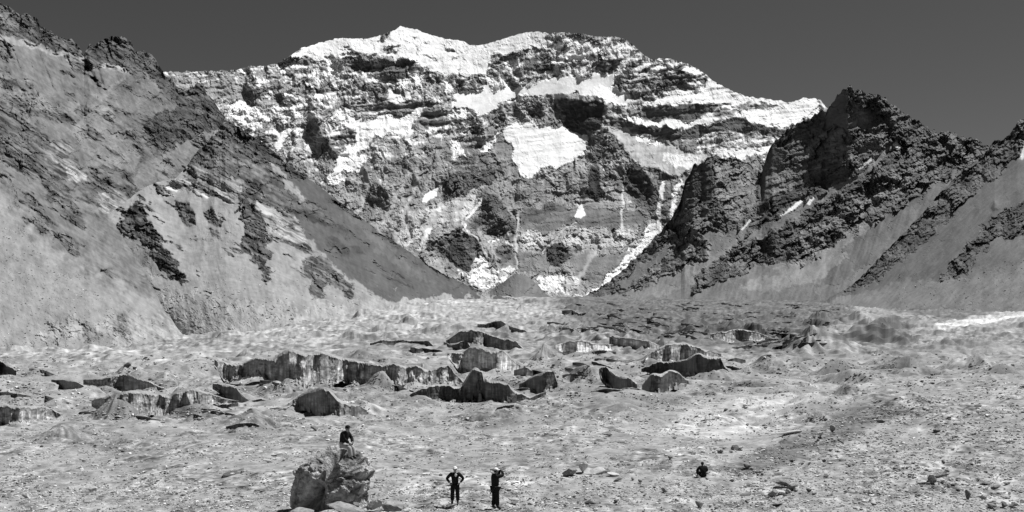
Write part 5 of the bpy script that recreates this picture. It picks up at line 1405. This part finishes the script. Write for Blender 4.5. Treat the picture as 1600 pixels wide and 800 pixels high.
def bm_obj(name, bm, mat, parent, smooth=True):
    me = bpy.data.meshes.new(name); bm.to_mesh(me); bm.free()
    me.materials.append(mat)
    me.polygons.foreach_set("use_smooth", np.full(len(me.polygons), smooth))
    o = bpy.data.objects.new(name, me); C.objects.link(o); o.parent = parent
    return o

def fingers(J, side, hand_dir, palm_n):
    """five finger chains rooted in the palm: returns verts, edges(rel), radii"""
    w_ = J; d = Vector(hand_dir).normalized(); n_ = Vector(palm_n).normalized(); s_ = d.cross(n_).normalized()
    V, E, R = [], [], []
    for k, (o, L) in enumerate(((-.030, .065), (-.010, .078), (.010, .072), (.029, .056))):
        a = w_ + d * .075 + s_ * o; b = a + d * L * .5 + n_ * .010; c = a + d * L * .85 + n_ * .035
        i = len(V); V += [a, b, c]; E += [(i, i + 1), (i + 1, i + 2)]; R += [.010, .009, .007]
    a = w_ + d * .03 - s_ * .030; b = a - s_ * .03 + d * .028; c = b + d * .03 + n_ * .012
    i = len(V); V += [a, b, c]; E += [(i, i + 1), (i + 1, i + 2)]; R += [.012, .010, .008]
    return V, E, R

def person(J, loc, yaw, label, jacket=M_BLACK, trousers=M_BLACK, cap=M_WHITE, head_yaw=0.0, emblem=False, group=None, hood=False):
    """J: joint positions in the person's own frame, facing +Y is 'forward'"""
    root = bpy.data.objects.new("person", None); C.objects.link(root)
    root.location = loc; root.rotation_euler = (0, 0, yaw); root.empty_display_size = .2
    tag(root, label, "person", group)
    g = {k: Vector(v) for k, v in J.items()}
    hips, waist, chest, neck, head = g["hips"], g["waist"], g["chest"], g["neck"], g["head"]
    fw = Vector((math.sin(-head_yaw), math.cos(head_yaw), 0))
    # body: one continuous surface
    V = [hips, waist, chest, neck, head - Vector((0, 0, .07)) , head + Vector((0, 0, .035))]
    E = [(0, 1), (1, 2), (2, 3), (3, 4), (4, 5)]
    R = [.125, .12, .15, .052, .075, .088]
    for s in "lr":
        i = len(V)
        V += [g["sho" + s], g["elb" + s], g["wri" + s], g["wri" + s] + (g["wri" + s] - g["elb" + s]).normalized() * .07]
        R += [.060, .042, .027, .036]
        E += [(2, i), (i, i + 1), (i + 1, i + 2), (i + 2, i + 3)]
        i = len(V)
        V += [g["hip" + s], g["kne" + s], g["ank" + s], g["toe" + s]]
        R += [.095, .062, .045, .04]
        E += [(0, i), (i, i + 1), (i + 1, i + 2), (i + 2, i + 3)]
    body = skin_obj("body", V, E, R, M_SKIN, root)
    # face features and fingers joined into the body mesh
    bm = bmesh.new(); bm.from_mesh(body.data)
    def blob(c, r_, sc_=(1, 1, 1)):
        M = Matrix.Translation(c) @ Matrix.Diagonal((r_ * sc_[0], r_ * sc_[1], r_ * sc_[2], 1))
        bmesh.ops.create_icosphere(bm, subdivisions=2, radius=1, matrix=M)
    side = Vector((fw.y, -fw.x, 0))
    blob(head + fw * .088 - Vector((0, 0, .02)), .014, (1, 1.3, 1.6))
    blob(head + side * .082 - Vector((0, 0, .01)), .02, (.5, 1, 1.5)); blob(head - side * .082 - Vector((0, 0, .01)), .02, (.5, 1, 1.5))
    blob(head + fw * .045 - Vector((0, 0, .075)), .045)
    for s in "lr":
        w_ = g["wri" + s]; d = (w_ - g["elb" + s]).normalized()
        pn_ = Vector((-1 if s == "r" else 1, .2, -.2))
        VV, EE, RR = fingers(w_, s, d, pn_)
        for a, b in EE:
            A, B = VV[a], VV[b]; L = (B - A).length
            M = Matrix.Translation((A + B) / 2) @ (B - A).to_track_quat('Z', 'Y').to_matrix().to_4x4()
            bmesh.ops.create_cone(bm, segments=6, radius1=RR[a], radius2=RR[b], depth=L * 1.15, cap_ends=True, matrix=M)
    bm.to_mesh(body.data); bm.free()
    body.data.polygons.foreach_set("use_smooth", np.ones(len(body.data.polygons), bool))
    # eyes, mouth
    for q in (-1, 1):
        b2 = bmesh.new(); bmesh.ops.create_icosphere(b2, subdivisions=1, radius=.012, matrix=Matrix.Translation(head + fw * .083 + side * .032 * q + Vector((0, 0, .006))))
        bm_obj("eye", b2, M_HAIR, root)
    # hair
    b2 = bmesh.new(); bmesh.ops.create_icosphere(b2, subdivisions=3, radius=1, matrix=Matrix.Translation(head - fw * .018 + Vector((0, 0, .025))) @ Matrix.Diagonal((.093, .097, .105, 1)))
    bmesh.ops.delete(b2, geom=[v for v in b2.verts if (v.co - head).dot(fw) > .045 and v.co.z < head.z + .06], context='VERTS')
    bm_obj("hair", b2, M_HAIR, root)
    # jacket
    V = [hips + Vector((0, 0, -.05)), waist, chest, neck - Vector((0, 0, .03))]
    R = [.175, .170, .205, .095]; E = [(0, 1), (1, 2), (2, 3)]
    for s in "lr":
        i = len(V)
        w2 = g["elb" + s].lerp(g["wri" + s], .93)
        V += [g["sho" + s], g["elb" + s], w2]; R += [.100, .078, .058]; E += [(2, i), (i, i + 1), (i + 1, i + 2)]
    skin_obj("jacket", V, E, R, jacket, root)
    # trousers
    V = [hips]; R = [.170]; E = []
    for s in "lr":
        i = len(V)
        V += [g["hip" + s], g["kne" + s], g["kne" + s].lerp(g["ank" + s], .93)]; R += [.128, .102, .092]; E += [(0, i), (i, i + 1), (i + 1, i + 2)]
    if g['kner'].z < .45 and g['hips'].z < .5: R[0] = .125
    skin_obj("trousers", V, E, R, trousers, root)
    for s in "lr":
        a, t = g["ank" + s], g["toe" + s]
        hl = a + (a - t) * .25; hl.z = t.z
        skin_obj("boot", [a + Vector((0, 0, .09)), a, hl.lerp(a, .4), t], [(0, 1), (1, 2), (1, 3)], [.062, .06, .05, .048], M_BOOT, root, 1, 1)
    if cap:
        b2 = bmesh.new()
        bmesh.ops.create_icosphere(b2, subdivisions=3, radius=1, matrix=Matrix.Translation(head + Vector((0, 0, .045))) @ Matrix.Diagonal((.107, .112, .098, 1)))
        bmesh.ops.delete(b2, geom=[v for v in b2.verts if v.co.z < head.z + .038], context='VERTS')
        r2 = bmesh.ops.create_cube(b2, size=1, matrix=Matrix.Translation(head + fw * .135 + Vector((0, 0, .045))) @ Matrix.Rotation(-math.atan2(fw.x, fw.y), 4, 'Z') @ Matrix.Diagonal((.13, .10, .012, 1)))
        bmesh.ops.bevel(b2, geom=list({e for v in r2['verts'] for e in v.link_edges}), offset=.004, segments=1, affect='EDGES')
        bm_obj("cap", b2, cap, root)
    if emblem:
        b2 = bmesh.new()
        bmesh.ops.create_icosphere(b2, subdivisions=2, radius=1, matrix=Matrix.Translation(chest + Vector((-.045, .165, .05))) @ Matrix.Diagonal((.06, .03, .075, 1)))
        bm_obj("chest_patch", b2, M_WHITE, root)
        # strap with a small pouch at the belt
        skin_obj("strap", [chest + Vector((.12, .13, .12)), chest + Vector((.04, .185, -.05)), waist + Vector((-.08, .15, -.02)), hips + Vector((-.15, .12, -.05))], [(0, 1), (1, 2), (2, 3)], [.014] * 4, M_DARK, root, 1)
        b2 = bmesh.new(); r2 = bmesh.ops.create_cube(b2, size=1, matrix=Matrix.Translation(hips + Vector((-.14, .16, -.03))) @ Matrix.Diagonal((.13, .08, .10, 1)))
        bmesh.ops.bevel(b2, geom=list(b2.edges), offset=.02, segments=2, affect='EDGES')
        bm_obj("pouch", b2, M_BLACK, root)
    return root

STAND = dict(hips=(0, 0, .95), waist=(0, -.01, 1.12), chest=(0, 0, 1.34), neck=(0, .01, 1.50), head=(0, .03, 1.64),
             shor=(.19, 0, 1.42), shol=(-.19, 0, 1.42), hipr=(.10, 0, .88), hipl=(-.10, 0, .88), kner=(.12, .03, .50), knel=(-.12, .03, .50),
             ankr=(.13, 0, .10), ankl=(-.13, 0, .10), toer=(.16, .17, .04), toel=(-.16, .17, .04),
             elbr=(.40, -.05, 1.20), elbl=(-.40, -.05, 1.20), wrir=(.24, .10, 1.03), wril=(-.24, .10, 1.03))
x, y, z = hit(711, 788)
s_ = 1.0
p1 = person(STAND, (x, y, z), math.pi, "person standing hands on hips, white cap and white chest patch on dark clothes", emblem=True)
k = 58.0 * y / F / 1.74
p1.scale = (k, k, k)
J2 = dict(STAND)
J2.update(elbr=(.21, .27, 1.46), elbl=(-.22, .25, 1.42), wrir=(.07, .27, 1.66), wril=(-.07, .26, 1.64), chest=(0, -.02, 1.34), hips=(0, -.02, .95), kner=(.09, .04, .5), knel=(-.10, .0, .5), ankr=(.10, .05, .1), ankl=(-.11, -.06, .1), toer=(.12, .22, .04), toel=(-.13, .11, .04))
x, y, z = hit(774, 796)
p2 = person(J2, (x, y, z), math.radians(-62), "person in black with white cap and raised arms, holding a camera to the face", jacket=M_BLACK)
k = 66.0 * y / F / 1.80
p2.scale = (k, k, k)
# the camera this person holds to the eye
cr = bpy.data.objects.new("camera", None)
b2 = bmesh.new(); bmesh.ops.create_cube(b2, size=1, matrix=Matrix.Diagonal((.14, .06, .09, 1)))
bmesh.ops.bevel(b2, geom=list(b2.edges), offset=.01, segments=2, affect='EDGES')
bmesh.ops.create_cone(b2, segments=16, radius1=.035, radius2=.04, depth=.09, cap_ends=True, matrix=Matrix.Translation((0, .07, 0)) @ Matrix.Rotation(math.pi / 2, 4, 'X'))
me = bpy.data.meshes.new("photo_camera"); b2.to_mesh(me); b2.free(); me.materials.append(M_BLACK)
bpy.data.objects.remove(cr)
pc = bpy.data.objects.new("photo_camera", me); C.objects.link(pc)
pc.matrix_world = Matrix.Translation((x, y, z)) @ Matrix.Rotation(math.radians(-62), 4, 'Z') @ Matrix.Scale(k, 4) @ Matrix.Translation((0, .21, 1.645))
tag(pc, "small black camera held up by the person with raised arms", "camera")

# seated on the boulder, facing right, legs hanging
J3 = dict(hips=(0, 0, .12), waist=(.0, .03, .28), chest=(0, .12, .52), neck=(0, .19, .66), head=(0, .24, .78),
          shor=(.18, .13, .58), shol=(-.18, .13, .58), hipr=(.10, .05, .10), hipl=(-.10, .05, .10), kner=(.13, .44, .02), knel=(-.12, .42, .0),
          ankr=(.13, .50, -.42), ankl=(-.12, .46, -.40), toer=(.14, .66, -.46), toel=(-.13, .62, -.44),
          elbr=(.25, .27, .34), elbl=(-.25, .27, .34), wrir=(.10, .42, .20), wril=(-.10, .42, .20))
u = YB / F
p3 = person(J3, ((538 - CX) * u, YB - .35, (HY - 697) * u), math.radians(-118), "person in a dark jacket and pale trousers seated on top of the largest boulder", trousers=M_PALE, cap=M_BLACK)
p3.scale = (1.1, 1.1, 1.1)
# hunched, sitting on the gravel with the back to the camera
J4 = dict(hips=(0, 0, .14), waist=(0, .03, .32), chest=(0, .09, .54), neck=(0, .14, .68), head=(0, .18, .80),
          shor=(.20, .10, .60), shol=(-.20, .10, .60), hipr=(.11, .04, .13), hipl=(-.11, .04, .13), kner=(.24, .42, .36), knel=(-.24, .40, .34),
          ankr=(.14, .55, .10), ankl=(-.14, .55, .10), toer=(.16, .70, .04), toel=(-.16, .70, .04),
          elbr=(.32, .20, .36), elbl=(-.36, .16, .36), wrir=(.18, .40, .34), wril=(-.22, .38, .34))
x, y, z = hit(1099, 746)
p4 = person(J4, (x, y, z), math.radians(8), "hunched person in black sitting on the gravel with back turned", cap=None)
k = 24.0 * y / F / .92
p4.scale = (k, k, k)
